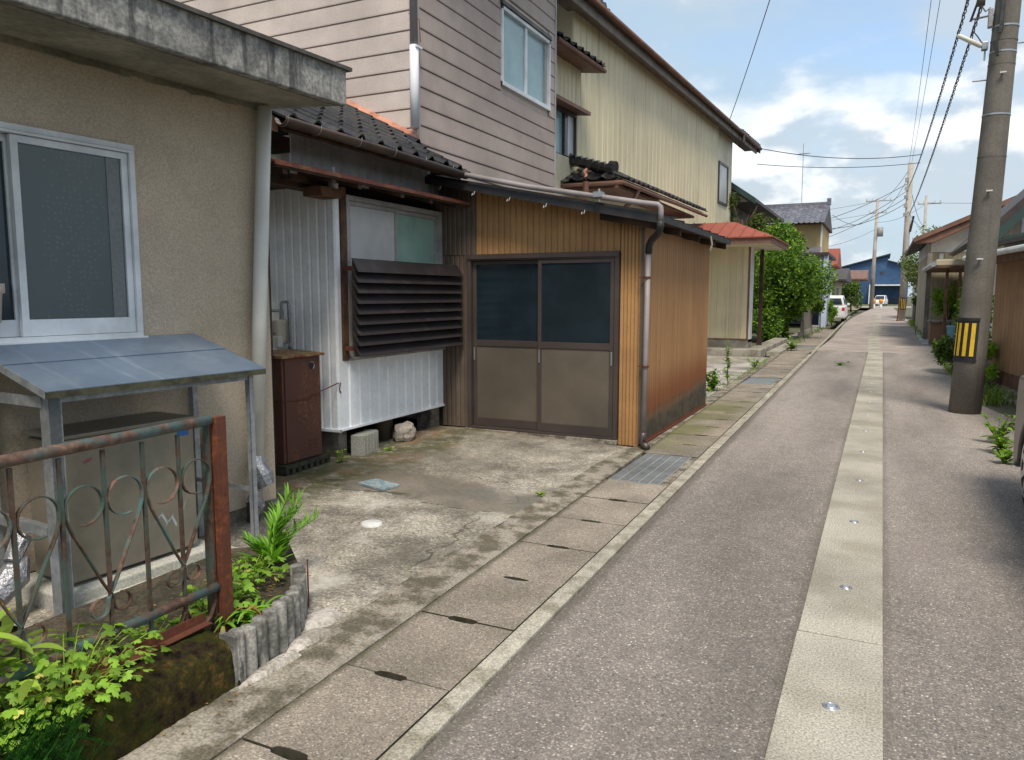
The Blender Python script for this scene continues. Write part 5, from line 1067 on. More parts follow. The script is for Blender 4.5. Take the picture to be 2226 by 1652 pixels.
for x in (-5.0, -.6): part('vent', MB().box(x, x + .6, 149.9, 149.98, 5.2, 5.6), 'dark_roof', bw)
# right side
rh = thing('tan_house', (4.5, 33, 0), 'two tone house with tan walls, white gable and brown eaves right of the lane', 'house')
part('wall', MB().box(1.42, 9, 30, 40, 0, 2.95), 'tan', rh); part('upper_wall', MB().prism([(1.42, 2.96), (9, 2.96), (9, 3.5), (5.2, 5.15), (1.42, 3.45)], 'y', 30.01, 40), 'pale_blue_wall' if False else 'white_wall', rh)
part('roof', MB().prism([(.85, 3.30), (.85, 3.42), (5.2, 5.35), (9.6, 3.42), (9.6, 3.30), (5.2, 5.20)], 'y', 29.3, 41), 'dark_roof', rh)
part('bargeboard', MB().prism([(.85, 3.42), (.85, 3.27), (5.2, 5.17), (9.6, 3.27), (9.6, 3.42), (5.2, 5.33)], 'y', 29.22, 29.28), 'brown_trim', rh)
part('soffit', MB().prism([(.86, 3.26), (1.42, 3.26), (5.2, 5.10), (5.2, 5.15)], 'y', 29.3, 30), 'brown_trim', rh)
for i in range(24): part('cladding_board', MB().box(1.44 + i * .13, 1.55 + i * .13, 29.98, 30, .3, 2.94), 'tan', rh)
part('wall_lamp', MB().box(1.66, 1.80, 29.85, 29.98, 2.72, 2.92), 'white_plastic', rh, bevel=.03)
cpt = thing('porch_canopy', (1.9, 25.6, 0), 'tan flat porch canopy on two brown posts beside the tan house', 'canopy')
part('roof', MB().box(1.30, 3.4, 24.6, 29.8, 2.32, 2.50), 'tan', cpt, bevel=.03); part('trim', MB().box(1.28, 3.42, 24.58, 29.8, 2.27, 2.318), 'wood_brown', cpt)
part('gutter_end', MB().tube([(1.24, 24.6, 2.36), (1.24, 29.8, 2.36)], .07, 8), 'steel', cpt)
for x in (1.58, 1.90): part('post', MB().box(x, x + .075, 24.9, 24.98, 0, 2.27), 'wood_brown', cpt)
part('cross_rail', MB().box(1.56, 2.0, 24.92, 24.97, 2.14, 2.20), 'wood_brown', cpt)
simple_house('grey_shed_house', (3.5, 58, 0), 'low white walled house half hidden by the tree on the right', 'house', 1.9, 8, 55, 62, 2.6, 'white_wall', 'tile_far', 'x', .9, .5, wins=[('y', 55, 2.3, 3.4, .9, 1.9)])
bwall = thing('block_wall', (1.72, 43, 0), 'weathered grey block wall along the right side of the lane', 'wall')
for i in range(6): part('wall_panel', MB().box(1.66, 1.80, 34.5 + i * 2.6, 37.0 + i * 2.6, 0, 1.25), 'grey_fence', bwall); 
for i in range(7): part('pillar', MB().box(1.60, 1.84, 34.2 + i * 2.6, 34.45 + i * 2.6, 0, 1.4), 'grey_fence', bwall)
setp(part('timber_fence_post', MB().box(1.28, 1.42, 29.0, 29.2, 0, 2.9), 'grey_fence'), 'tall grey timber post at the near corner of the tan house', 'post')
cab = thing('brown_locker', (1.62, 26.6, 0), 'reddish brown locker under the porch canopy beside the blue bin', 'locker')
part('body', MB().box(1.34, 1.78, 26.2, 26.8, 0, .68), 'brown_trim', cab, bevel=.01); part('top', MB().box(1.28, 2.35, 26.1, 27.0, .69, .75), 'grey_fence', cab)
bin_ = thing('blue_bin', (2.0, 26, 0), 'pale blue plastic bin under the porch canopy', 'bin')
part('body', MB().lathe((1.98, 26.1, 0), [(0, 0), (.18, 0), (.22, .55)], 14), 'bluebin', bin_, smooth=True); part('lid', MB().lathe((1.98, 26.1, .55), [(.24, 0), (.23, .05), (0, .09)], 14), 'bluebin', bin_, smooth=True)
for i, (x, y_, l) in enumerate([(1.18, 26.3, 1.6), (1.17, 28.1, 1.9), (1.19, 30.2, 1.7)]):
    setp(part('steel_plate', MB().box(x, x + .42, y_, y_ + l, -.01, .02 + .01 * i), 'plate_paint'), ['pale worn steel plate on the right road edge, nearest of three', 'pale worn steel plate on the right road edge, middle of three', 'pale worn steel plate on the right road edge, farthest of three'][i], 'plate', 'steel plates bridging the right hand gutter')
setp(part('wheel_ramp', MB().prism([(1.62, 0), (1.95, 0), (1.62, .13)], 'y', 25.6, 27.6), 'yellow'), 'yellow edged wheel ramp beside the nearest steel plate', 'ramp')
# brown shed on the right
def RG(n, s, z): t = math.atan2(.245, 2.0); return (1.68 - n * math.cos(t) + s * math.sin(t), 15.0 - n * math.sin(t) - s * math.cos(t), z)
rg = thing('right_shed', RG(-1.5, 3, 0), 'shed clad in faded brown sheet at the right edge beside the dark car', 'shed')
part('wall_core', MB(RG).box(-3, -.02, .02, 7.5, .1, 2.1), 'darkgap', rg)
for i in range(40):
    part('cladding_board', MB(RG).prism3([(-.02, .0 + i * .185, .30), (0, .005 + i * .185, .30), (0, .18 + i * .185, .30), (-.02, .185 + i * .185, .30)], [(-.02, .0 + i * .185, 2.06), (0, .005 + i * .185, 2.06), (0, .18 + i * .185, 2.06), (-.02, .185 + i * .185, 2.06)]), 'right_side', rg)
for i in range(16): part('cladding_board', MB(RG).box(-.03 - (i + 1) * .185, -.035 - i * .185, -.02, .015, .10, 2.06), 'right_side', rg)
part('base_board', MB(RG).box(-.03, -.005, .5, 7.4, .08, .295), 'wood_brown', rg); part('corner_board', MB(RG).box(-.03, .01, -.02, .49, .08, .30), 'right_side', rg)
part('plinth', MB(RG).box(-.35, .10, -.5, 7.5, -.05, .08), 'edge', rg, bevel=.015)
part('roof', MB(RG).prism3([(.35, -.3, 2.10), (.35, -.3, 2.17), (-3, -.3, 2.9), (-3, -.3, 2.8)], [(.35, 7.6, 2.10), (.35, 7.6, 2.17), (-3, 7.6, 2.9), (-3, 7.6, 2.8)]), 'roofmetal', rg)
part('eave_board', MB(RG).box(.28, .345, -.3, 7.6, 1.98, 2.095), 'wood_brown', rg); part('soffit', MB(RG).box(-.0, .28, -.25, 7.6, 2.05, 2.09), 'wood_dark', rg)
part('gutter', MB(RG).tube([(.40, -.35, 2.13), (.40, 7.6, 2.12)], .045, 8), 'alu_white', rg)
setp(part('gutter_kerb', MB(RG).box(.12, .30, -.6, 7.6, -.12, .035), 'edge', bevel=.01), 'mossy concrete kerb below the brown shed on the right', 'kerb')
gr = thing('grey_gabled_house', (4.2, 20, 0), 'pale grey gabled house with dark green bargeboards behind the right hand shed', 'house')
part('wall', MB().prism([(2.55, 0), (9, 0), (9, 6), (5.6, 6.0), (2.55, 3.1)], 'y', 19.2, 28), 'white_wall', gr)
part('bargeboard', MB().prism([(1.85, 2.62), (2.05, 2.62), (5.9, 6.5), (5.9, 6.85)], 'y', 18.5, 18.7), 'green_roof', gr)
part('roof', MB().prism([(1.8, 2.78), (1.95, 2.72), (5.9, 6.6), (5.9, 6.95)], 'y', 18.72, 28), 'dark_roof', gr)
part('side_roof', MB().prism([(1.9, 2.45), (4, 2.75), (4, 2.95), (1.9, 2.55)], 'y', 16.2, 19.1), 'green_roof', gr)
part('lower_roof', MB().prism([(1.52, 2.30), (4, 2.85), (4, 2.95), (1.52, 2.38)], 'y', 15.5, 16.1), 'roofmetal', gr)
part('panel_wall', MB().box(1.95, 4, 16.6, 17.4, 1.2, 2.42), 'tan', gr)
sg = thing('wall_sign', (1.80, 18.0, 1.2), 'small white notice board with a red mark between the pole and the brown shed', 'sign')
part('board', MB().box(1.66, 1.98, 18.0, 18.02, 1.22, 1.62), 'white_plastic', sg); part('red_mark', MB().box(1.78, 1.84, 17.993, 17.999, 1.28, 1.42).box(1.84, 1.90, 17.993, 17.999, 1.26, 1.34), 'red_lamp', sg); part('grey_line', MB().box(1.70, 1.93, 17.993, 17.999, 1.50, 1.54), 'alu_grey', sg)
part('post', MB().box(1.64, 1.67, 18.02, 18.05, 0, 1.7), 'brown_trim', sg)

# ================================================================== POLES AND CABLES
up_ = thing('utility_pole', (1.03, 11.35, 0), 'thick leaning grey concrete utility pole with a yellow and black striped sleeve', 'utility pole')
def PC(z): return Vector((1.030 + .034 * z, 11.35, z))
def PR(z): return .187 - .0098 * z
part('shaft', MB().tube([PC(z) for z in (-.1, 1, 2, 3, 4, 5, 6, 8, 11)], [PR(z) for z in (-.1, 1, 2, 3, 4, 5, 6, 8, 11)], 32), 'pole', up_, smooth=True)
sv = part('striped_sleeve', MB().tube([PC(.66), PC(.68), PC(1.19), PC(1.21)], [PR(.7) + .003, PR(.7) + .008, PR(1.2) + .008, PR(1.2) + .003], 32, False), 'black', up_, smooth=True)
sv.data.materials[0] = MT['black']
def pole_patch(a0, a1, z0, z1, off):
    vs = []; n = max(2, int(abs(a1 - a0) / 6))
    for z in (z0, z1):
        for k in range(n + 1): t = R(a0 + (a1 - a0) * k / n); c = PC(z); r = PR(z) + off; vs.append((c.x + r * math.cos(t), c.y + r * math.sin(t), z))
    for z in (z0, z1):
        for k in range(n + 1): t = R(a0 + (a1 - a0) * k / n); c = PC(z); r = PR(z) + off - .004; vs.append((c.x + r * math.cos(t), c.y + r * math.sin(t), z))
    m = n + 1; return MB().add(vs, [(k, k + 1, m + k + 1, m + k) for k in range(n)] + [(0, m, 3 * m, 2 * m), (n, m + n, 3 * m + n, 2 * m + n), tuple(range(m, 2 * m)) + tuple(range(4 * m - 1, 3 * m - 1, -1))])
# the sleeve wraps only the road side half; stripes are raised strips
bpy.data.objects.remove(sv)
part('sleeve', pole_patch(165, 284, .66, 1.21, .006), 'black', up_); part('sleeve_rim', pole_patch(164, 285, 1.175, 1.215, .014).add(*(lambda m: (m.v, m.f))(pole_patch(164, 285, .655, .69, .014))), 'black', up_)
for a0, aw in ((188, 8), (209, 11), (234, 13), (259, 14)): part('stripe', pole_patch(a0, a0 + aw, .73, 1.15, .014), 'yellow', up_)
for z, a_ in ((1.95, 262), (2.78, 268), (4.18, 272)):
    c = PC(z); t = R(a_); d = Vector((math.cos(t), math.sin(t), 0)); part('step_bolt', MB().tube([c + d * PR(z), c + d * (PR(z) + .05)], .012, 6).box(*(lambda q: (q.x - .035, q.x + .035, q.y - .01, q.y + .01, q.z - .008, q.z + .008))(c + d * (PR(z) + .045))), 'white_plastic', up_)
def band(z, r=.006, mat='steel', h=.02): return part('band', MB().tube([PC(z), PC(z + h)], [PR(z) + r] * 2, 28, False), mat, up_)
band(4.74); band(4.44, .004); band(4.58, .004, 'pole'); band(3.70, .005); band(4.30, .003, 'pole'); band(3.2, .003, 'pole')
c = PC(4.46); part('cleat', MB().prism([(c.x - .13, 4.55), (c.x - .08, 4.54), (c.x - .06, 4.38), (c.x - .085, 4.38)], 'y', 11.15, 11.19), 'black', up_)
c = PC(4.15); part('step_rod', MB().tube([c + Vector((-PR(4.2), 0, 0)), c + Vector((-PR(3.3) - .14, -.02, -.005))], .009, 6), 'alu_grey', up_)
c = PC(4.55); part('step_rod', MB().tube([c + Vector((PR(4), 0, 0)), c + Vector((.42, -.02, 0))], .009, 6), 'alu_grey', up_)
part('conduit', MB().tube([PC(4.66) + Vector((-.06, -.16, 0)), PC(8) + Vector((-.06, -.15, 0))], .022, 8), 'galv', up_, smooth=True)
part('small_rod', MB().tube([PC(4.92) + Vector((-.12, 0, 0)), PC(4.92) + Vector((-.38, .02, -.02))], .012, 6), 'alu_grey', up_)
part('cable_clamp', MB().tube([PC(4.9) + Vector((-.38, .02, -.02)), PC(4.9) + Vector((-.30, .0, .25))], .016, 6), 'wire', up_)
part('crossarm', MB().box(.5, 2.2, 11.30, 11.38, 8.9, 9.0), 'galv', up_)
lp = thing('street_lamp', PC(4.6) + Vector((-.2, -.05, 0)), 'slim white tube street lamp bracketed to the near utility pole', 'street lamp')
b0 = PC(4.65) + Vector((-.19, -.03, 0))
part('tube_cover', MB().tube([(b0.x - .02, b0.y, 4.55), (b0.x - .06, b0.y - .01, 4.56), (b0.x - .30, b0.y - .04, 4.70), (b0.x - .32, b0.y - .04, 4.71)], [.016, .030, .028, .015], 12), 'lampwhite', lp, smooth=True)
part('socket', MB().box(b0.x - .05, b0.x + .02, b0.y - .04, b0.y + .04, 4.5, 4.6), 'galv', lp, bevel=.01)
part('box', MB().box(b0.x - .0, b0.x + .05, b0.y - .05, b0.y + .04, 4.76, 4.98), 'alu_grey', lp, bevel=.01)
part('sensor', MB().tube([(b0.x - .09, b0.y, 5.04), (b0.x - .08, b0.y, 5.18)], [.05, .045], 12), 'panel_grey', lp, smooth=True)
part('arm', MB().tube([(b0.x + .02, b0.y, 5), (b0.x - .03, b0.y, 4.96), (b0.x - .08, b0.y, 5.04)], .01, 6), 'galv', lp); part('cable', MB().tube([(b0.x - .08, b0.y, 5.05), (b0.x - .12, b0.y, 4.85), (b0.x - .16, b0.y, 4.76), (b0.x - .10, b0.y, 4.68), (b0.x - .04, b0.y, 4.58)], .007, 6), 'wire', lp)
part('strap', MB().box(b0.x - .02, b0.x + .0, b0.y - .01, b0.y + .01, 4.38, 4.52), 'galv', lp)

def far_pole(loc, r0, r1, h, label, lean=0, arms=(), trafo=None, steps=True):
    t = thing('utility_pole', loc, label, 'utility pole', 'concrete poles farther along the lane'); x, y_, _ = loc
    part('shaft', MB().tube([(x, y_, 0), (x + lean, y_, h)], [r0, r1], 16), 'pole_far', t, smooth=True)
    for z, w_, dx in arms:
        cx = x + lean * z / h + dx; part('crossarm', MB().box(cx - w_, cx + w_, y_ - .05, y_ + .05, z - .05, z + .05), 'alu_grey', t)
        for k in (-1, -.5, .5, 1): part('insulator', MB().tube([(cx + w_ * k * .92, y_, z + .05), (cx + w_ * k * .92, y_, z + .28)], .07, 8), 'white_plastic', t)
    if trafo: part('transformer', MB().tube([(x + trafo[0], y_ - .1, trafo[1]), (x + trafo[0], y_ - .1, trafo[1] + 1.0)], .32, 12), 'alu_grey', t, smooth=True)
    return t
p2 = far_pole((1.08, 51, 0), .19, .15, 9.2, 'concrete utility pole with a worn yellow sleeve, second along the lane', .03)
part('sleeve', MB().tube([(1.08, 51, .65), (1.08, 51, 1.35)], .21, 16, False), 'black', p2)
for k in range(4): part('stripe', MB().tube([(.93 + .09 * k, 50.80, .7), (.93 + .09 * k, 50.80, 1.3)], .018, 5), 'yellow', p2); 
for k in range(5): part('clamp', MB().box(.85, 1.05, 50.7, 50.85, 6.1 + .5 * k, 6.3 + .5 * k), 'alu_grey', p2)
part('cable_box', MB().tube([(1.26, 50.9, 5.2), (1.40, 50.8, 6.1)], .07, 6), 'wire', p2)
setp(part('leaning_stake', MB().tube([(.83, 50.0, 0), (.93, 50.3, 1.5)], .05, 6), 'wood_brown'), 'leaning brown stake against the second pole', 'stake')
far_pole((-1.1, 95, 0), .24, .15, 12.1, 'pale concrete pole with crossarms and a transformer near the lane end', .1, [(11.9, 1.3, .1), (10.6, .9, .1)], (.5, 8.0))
far_pole((3.35, 84, 0), .16, .12, 11.0, 'thin distant pole behind the second pole', -.05, [(10.2, 1.0, .3), (6.8, .7, -.3)])
def cable(name, a, b, sag, label, r=.012, n=28, twist=0, grp='overhead cables', kinks=0, seg=5):
    rd = random.Random(hash(label) % 1000 if False else len(label)); a, b = Vector(a), Vector(b); mbs = MB()
    def pt(t): p = a.lerp(b, t); p.z -= sag * 4 * t * (1 - t); return p
    if not twist: mbs.tube([pt(i / n) for i in range(n + 1)], r, seg)
    else:
        N_ = n
        for ph in range(3):
            pts = []
            for i in range(N_ + 1):
                t = (i / N_) ** 1.6; p = pt(t); k = ph * 2.094 + i * .9; j = .75 + .5 * rd.random(); pts.append(p + Vector((math.cos(k) * twist * j, 0, math.sin(k) * twist * j)))
            mbs.tube(pts, r, 4)
    return setp(part(name, mbs, 'wire'), label, 'cable', grp)
cable('bundled_cable', (1.02, 5, 6.4), (1.10, 51, 7.9), .55, 'thick twisted black cable bundle passing left of the near pole, left one of two', .010, 300, .020)
cable('bundled_cable', (1.14, 5, 6.2), (1.22, 51, 6.35), .45, 'thick twisted black cable bundle passing left of the near pole, right one of two', .010, 300, .020)
cable('thin_wire', (.55, 4, 9.6), (1.02, 51, 9.2), .6, 'thin high wire running up the lane, left one of two', .008)
cable('thin_wire', (.80, 4, 9.6), (1.14, 51, 9.15), .6, 'thin high wire running up the lane, right one of two', .008)
cable('service_wire', (1.0, 5.0, 9.5), CH(.66, 11.6, 6.6), .35, 'service wire sloping down to the cream house eave', .010)
cable('service_wire', (1.06, 33.0, 6.75), CH(.6, 15.8, 6.55), .25, 'nearly level wire from the cream house eave across the lane, upper one', .014)
cable('service_wire', (1.06, 34.0, 6.60), CH(.6, 16.2, 6.05), .15, 'nearly level wire from the cream house eave across the lane, lower one', .012)
for i, (a_, b_, s_) in enumerate([((1.1, 51, 8.9), (-1.2, 95, 11.9), .6), ((1.05, 51, 8.4), (-.9, 95, 10.6), .6), ((1.0, 51, 7.6), (-4.5, 60, 6.0), .4), ((1.0, 51, 8.0), (-9, 58, 6.2), .8), ((1.0, 51, 7.2), (-8, 72, 5.6), .5), ((-1.1, 95, 11.9), (-30, 88, 11.0), 1.2), ((-1.1, 95, 10.6), (-30, 90, 9.6), 1.0), ((-1.1, 95, 9.6), (3.3, 84, 10.2), .5), ((3.4, 84, 10.3), (30, 80, 10.6), .7), ((1.2, 51, 7.6), (3.3, 84, 8.2), .6), ((1.1, 51, 6.4), (1.6, 30.0, 3.6), .3), ((-1.1, 95, 8.8), (-6, 80, 6), .3), ((1.0, 51, 6.9), (-2.7, 46.5, 5.2), .3), ((-2.7, 46.0, 5.9), (-1.1, 95, 10.9), 1.0)]):
    cable('distant_wire', a_, b_, s_, ['top wire from the second pole to the pale transformer pole', 'lower wire from the second pole to the pale transformer pole', 'wire from the second pole to the brown eaved house', 'long sagging wire from the second pole toward the left houses', 'wire from the second pole down to the white gabled house', 'top wire leaving the transformer pole to the left', 'second wire leaving the transformer pole to the left', 'wire between the transformer pole and the thin distant pole', 'wire leaving the thin distant pole to the right', 'wire from the second pole back to the thin distant pole', 'drop wire from the second pole to the tan house', 'short drop wire from the transformer pole to the left', 'drop wire from the second pole to the tiled house', 'long wire from the tiled house to the transformer pole'][i], .016, 14, grp='thin wires between the far poles and houses', seg=4)

# ================================================================== CARS
def car(loc, rot, paint, label, L=3.6, W=1.5, Hh=1.5, name='parked_car'):
    """front towards local +y; origin on the ground under the middle"""
    t = thing(name, loc, label, 'car'); t.rotation_euler.z = rot; Mx = Matrix.Rotation(rot, 3, 'Z'); O = Vector(loc)
    def T(x, y, z): q = Mx @ Vector((x, y, z)); return (q.x + O.x, q.y + O.y, q.z + O.z)
    def P(nm, mb, mat, par=None, **k):
        """parts are built in the car's own frame, the empty carries the turn"""
        me = mesh_of(nm, mb, mat, (0, 0, 0), k.get('smooth', False)); import bmesh
        b = bmesh.new(); b.from_mesh(me); bmesh.ops.recalc_face_normals(b, faces=b.faces); b.to_mesh(me); b.free()
        o = bpy.data.objects.new(nm, me); COL.objects.link(o); o.parent = par or t
        if k.get('bevel'): m = o.modifiers.new('bevel', 'BEVEL'); m.width = k['bevel']; m.segments = 4; m.limit_method = 'ANGLE'; m.angle_limit = R(35)
        return o
    h, w = L / 2, W / 2; wy, wr = L * .33, .275
    def arch(cy, r=.33): return [(cy + r * math.cos(R(a)), .27 + r * math.sin(R(a))) for a in range(180, -1, -20)]
    sil = [(-h + .02, .28), (-h, .45), (-h + .01, .78), (-h + .06, .90), (-h * .5, .95), (h * .35, .93), (h * .62, .86), (h - .12, .72), (h - .02, .55), (h, .32), (h - .04, .2)]
    bot = [(h - .1, .18)] + [(p[0], p[1]) for p in arch(wy)][::-1] + [(0, .17)] + [p for p in arch(-wy)][::-1] + [(-h + .06, .18)]
    body = P('body', MB().prism([(y_, z) for y_, z in sil + bot], 'x', -w, w), paint, bevel=.055)
    gh = [(-h + .10, .90), (-h + .22, Hh - .12), (-h + .40, Hh - .03), (-.1, Hh), (h * .22, Hh - .06), (h * .60, .88)]
    a = [(-w + .05, y_, z) if z < 1 else (-w + .17, y_, z) for y_, z in gh]; b_ = [(w - .05, y_, z) if z < 1 else (w - .17, y_, z) for y_, z in gh]
    P('roof', MB().prism3(a, b_), paint, bevel=.05)
    for s in (-1, 1):
        q = [(s * (w - .062), -h + .32, .96), (s * (w - .155), -h + .42, Hh - .14), (s * (w - .155), h * .18, Hh - .16), (s * (w - .062), h * .50, .95)]
        P('side_window', MB().prism3([(x + s * .008, y_, z) for x, y_, z in q], [(x - s * .02, y_, z) for x, y_, z in q]), 'glass_dark')
        for cy in (wy, -wy):
            P('wheel_arch', MB().prism([(cy + .335 * math.cos(R(k)), .27 + .335 * math.sin(R(k))) for k in range(-20, 201, 20)], 'x', s * (w - .22), s * (w - .06)), 'black')
            wl = P('wheel', MB().tube([(s * (w - .20), cy, wr), (s * (w - .015), cy, wr)], [wr, wr], 28), 'tyre', bevel=.02)
            P('rim', MB().add([(s * (w - .01), cy + .185 * math.cos(R(k * 15)), wr + .185 * math.sin(R(k * 15))) for k in range(24)] + [(s * (w - .055), cy, wr)], [(k, (k + 1) % 24, 24) for k in range(24)]), 'panel_grey', wl)
            rr = MB()
            for k in range(24):
                k2 = (k + 1) % 24; A = lambda r_, q_, dx: (s * (w - .005 + dx), cy + r_ * math.cos(R(q_ * 15)), wr + r_ * math.sin(R(q_ * 15)))
                rr.add([A(.175, k, 0), A(.205, k, 0), A(.205, k2, 0), A(.175, k2, 0)], [(0, 1, 2, 3)])
            for k in range(7):
                t_ = 2 * math.pi * k / 7; d = (math.cos(t_), math.sin(t_)); e = (-d[1], d[0])
                rr.add([(s * (w - .012), cy + d[0] * .03 + e[0] * .022, wr + d[1] * .03 + e[1] * .022), (s * (w - .004), cy + d[0] * .185 + e[0] * .028, wr + d[1] * .185 + e[1] * .028), (s * (w - .004), cy + d[0] * .185 - e[0] * .028, wr + d[1] * .185 - e[1] * .028), (s * (w - .012), cy + d[0] * .03 - e[0] * .022, wr + d[1] * .03 - e[1] * .022)], [(0, 1, 2, 3)])
            rr.add([(s * (w + .002), cy + .045 * math.cos(R(k * 30)), wr + .045 * math.sin(R(k * 30))) for k in range(12)], [tuple(range(12))])
            P('spokes', rr, 'rim', wl)
        P('tail_lamp', MB().box(s * w - s * .17, s * w - s * .02, -h - .008, -h + .04, .62, .82), 'red_lamp', bevel=.01)
        P('headlight', MB().box(s * w - s * .36, s * w - s * .03, h - .16, h - .02, .58, .72), 'alu_white', bevel=.02)
        P('mirror', MB().box(s * w, s * (w + .14), h * .34, h * .34 + .12, .92, 1.04), paint, bevel=.02)
    P('rear_window', MB().prism3([(-w + .16, -h + .085, .98), (w - .16, -h + .085, .98), (w - .26, -h + .20, Hh - .17), (-w + .26, -h + .20, Hh - .17)], [(-w + .16, -h + .15, .98), (w - .16, -h + .15, .98), (w - .26, -h + .25, Hh - .17), (-w + .26, -h + .25, Hh - .17)]), 'glass_dark')
    P('windscreen', MB().prism3([(-w + .12, h * .60 + .012, .93), (w - .12, h * .60 + .012, .93), (w - .22, h * .26, Hh - .09), (-w + .22, h * .26, Hh - .09)], [(-w + .12, h * .56, .93), (w - .12, h * .56, .93), (w - .22, h * .22, Hh - .09), (-w + .22, h * .22, Hh - .09)]), 'glass_dark')
    P('number_plate', MB().box(-.17, .17, -h - .006, -h + .02, .46, .62), 'yellow' if paint != 'carpaint_white' else 'white_plastic')
    return t
car((-2.62, 49.0, 0), 0, 'carpaint_white', 'small white hatchback parked on the left roadside with its tail to the camera', W=1.48)
car((-.25, 125, 0), R(172), 'carpaint_white', 'tiny white car crossing the far end of the lane before the blue warehouse', W=1.5)
car((1.745, 5.22, 0), R(180), 'carpaint_dark', 'dark bronze grey car at the right edge of which only a wheel and corner show', W=1.56, L=3.4)
def barrier(x, y_, lab):
    t = thing('orange_barrier', (x, y_, 0), lab, 'barrier', 'orange and white barriers at the lane end')
    part('drum', MB().lathe((x, y_, .55), [(0, 0), (.22, 0), (.24, .42), (.08, .5), (0, .5)], 12), 'orange', t, smooth=True); part('base', MB().lathe((x, y_, 0), [(.16, 0), (.13, .54), (0, .54)], 10), 'white_plastic', t, smooth=True)
barrier(-.95, 104, 'left orange topped barrier beside the pale pole foot'); barrier(-.15, 104, 'right orange topped barrier in front of the far white car')

# ================================================================== PLANTS
def crown(name, label, cat, loc, rad, n, size, mat, seed, clumps=14, trunk=None, zc=None, group=None, limbs=4, shell=.5, ratio=.45, dark=True):
    t = thing(name, (loc[0], loc[1], 0), label, cat, group); c = (loc[0], loc[1], loc[2])
    part('crown', leafmesh(n, c, rad, size, seed, clumps, ratio=ratio, shell=shell), mat, t, fix=False)
    rd = random.Random(seed)
    if trunk:
        m = MB().tube([(loc[0], loc[1], -.05), (loc[0] + rd.uniform(-.1, .1), loc[1], loc[2] * .5), (loc[0], loc[1], loc[2])], [trunk, trunk * .75, trunk * .35], 8)
        part('trunk', m, 'bark', t, smooth=True)
        for i in range(limbs):
            a = rd.uniform(0, 6.28); q = Vector((rad[0] * .7 * math.cos(a), rad[1] * .7 * math.sin(a), rad[2] * rd.uniform(-.1, .6)))
            part('limb', MB().tube([(loc[0], loc[1], loc[2] * .45), (c[0] + q.x * .45, c[1] + q.y * .45, c[2] + q.z * .3 - rad[2] * .2), (c[0] + q.x, c[1] + q.y, c[2] + q.z)], [trunk * .5, trunk * .3, trunk * .1], 6), 'bark', t, smooth=True)
    return t
db = crown('dense_bush', 'big dense dark green bush overhanging the lane beyond the red porch roof', 'bush', (-2.95, 27.6, 2.2), (1.25, 1.5, 1.45), 18000, .13, 'leaf_bush', 11, 34, .12, limbs=7, shell=.62)
part('crown_low', leafmesh(10000, (-3.45, 27.0, 1.0), (.75, 1.2, 1.15), .12, 12, 26, shell=.2), 'leaf_bush', db, fix=False)
part('crown_inner', leafmesh(3000, (-2.95, 27.6, 1.9), (.8, 1.1, 1.1), .30, 13, 16, shell=.0, ratio=.8), 'leaf_bush', db, fix=False)
crown('lime_shrub', 'small lime green shrub between the dense bush and the pale blue garage', 'shrub', (-2.72, 32.6, 1.35), (.55, .8, .62), 2600, .13, 'leaf_lime', 14, 12, .05, limbs=3)
crown('garden_tree', 'slim cloud pruned garden tree rising behind the red porch roof', 'tree', (-4.75, 29.0, 4.25), (.75, .8, .95), 2600, .13, 'leaf_pine', 15, 9, .09, limbs=6, shell=.6)
crown('garden_tree', 'low leafy tree in the gap left of the porch post', 'tree', (-4.5, 27.2, 1.6), (.9, .9, 1.7), 3200, .15, 'leaf_lime', 16, 14, .06)
crown('roadside_plant', 'leafy yellow green plant standing beside the white parked car', 'plant', (-2.30, 42.5, .60), (.22, .35, .60), 1100, .12, 'leaf_lime', 17, 10, .03, limbs=2)
crown('garden_bush', 'round green bush far down the left side before the blue warehouse', 'bush', (-2.6, 78, 1.5), (1.1, 1.3, 1.2), 2200, .25, 'leaf_bush', 18, 12, .08)
crown('roadside_tree', 'open grey green tree behind the second utility pole on the right', 'tree', (2.2, 44.0, 3.1), (1.25, 1.4, 1.5), 4200, .17, 'leaf_pine', 19, 22, .10, limbs=7, shell=.55)
crown('garden_shrub', 'bright green shrub under the tan house wall', 'shrub', (1.95, 28.4, 1.35), (.45, .5, .65), 2200, .10, 'leaf_lime', 20, 10, .04)
crown('garden_shrub', 'bright green shrub between the two brown canopy posts', 'shrub', (2.35, 28.0, 1.15), (.5, .5, .5), 1800, .10, 'leaf_lime', 21, 10, .04)
crown('garden_shrub', 'lime shrub peeping over the grey block wall', 'shrub', (1.75, 40.5, 1.45), (.45, 1.0, .45), 1500, .13, 'leaf_lime', 22, 10, .04)
crown('low_shrub', 'dark low shrub left of the near utility pole foot', 'shrub', (1.28, 17.2, .52), (.28, .55, .45), 2200, .075, 'leaf_bush', 23, 10, .03)
crown('hedge_plant', 'green hedge plant growing between the utility pole and the brown shed', 'hedge', (1.53, 16.6, .85), (.25, .85, .85), 3600, .09, 'leaf_bush', 24, 16, .03)
crown('hedge_plant', 'lighter green plant at the foot of the hedge behind the utility pole', 'hedge', (1.50, 14.6, .38), (.20, .55, .36), 2200, .07, 'leaf_lime', 25, 12, .02)
fcw = thing('slat_fence', (-2.62, 30, 0), 'short grey slatted fence below the dense bush', 'fence')
for i in range(15): part('slat', MB().box(-2.56, -2.53, 28.6 + i * .30, 28.84 + i * .30, .18, 1.02), 'grey_fence', fcw)
part('base', MB().box(-2.62, -2.50, 28.4, 33.2, -.05, .2), 'step_conc', fcw)

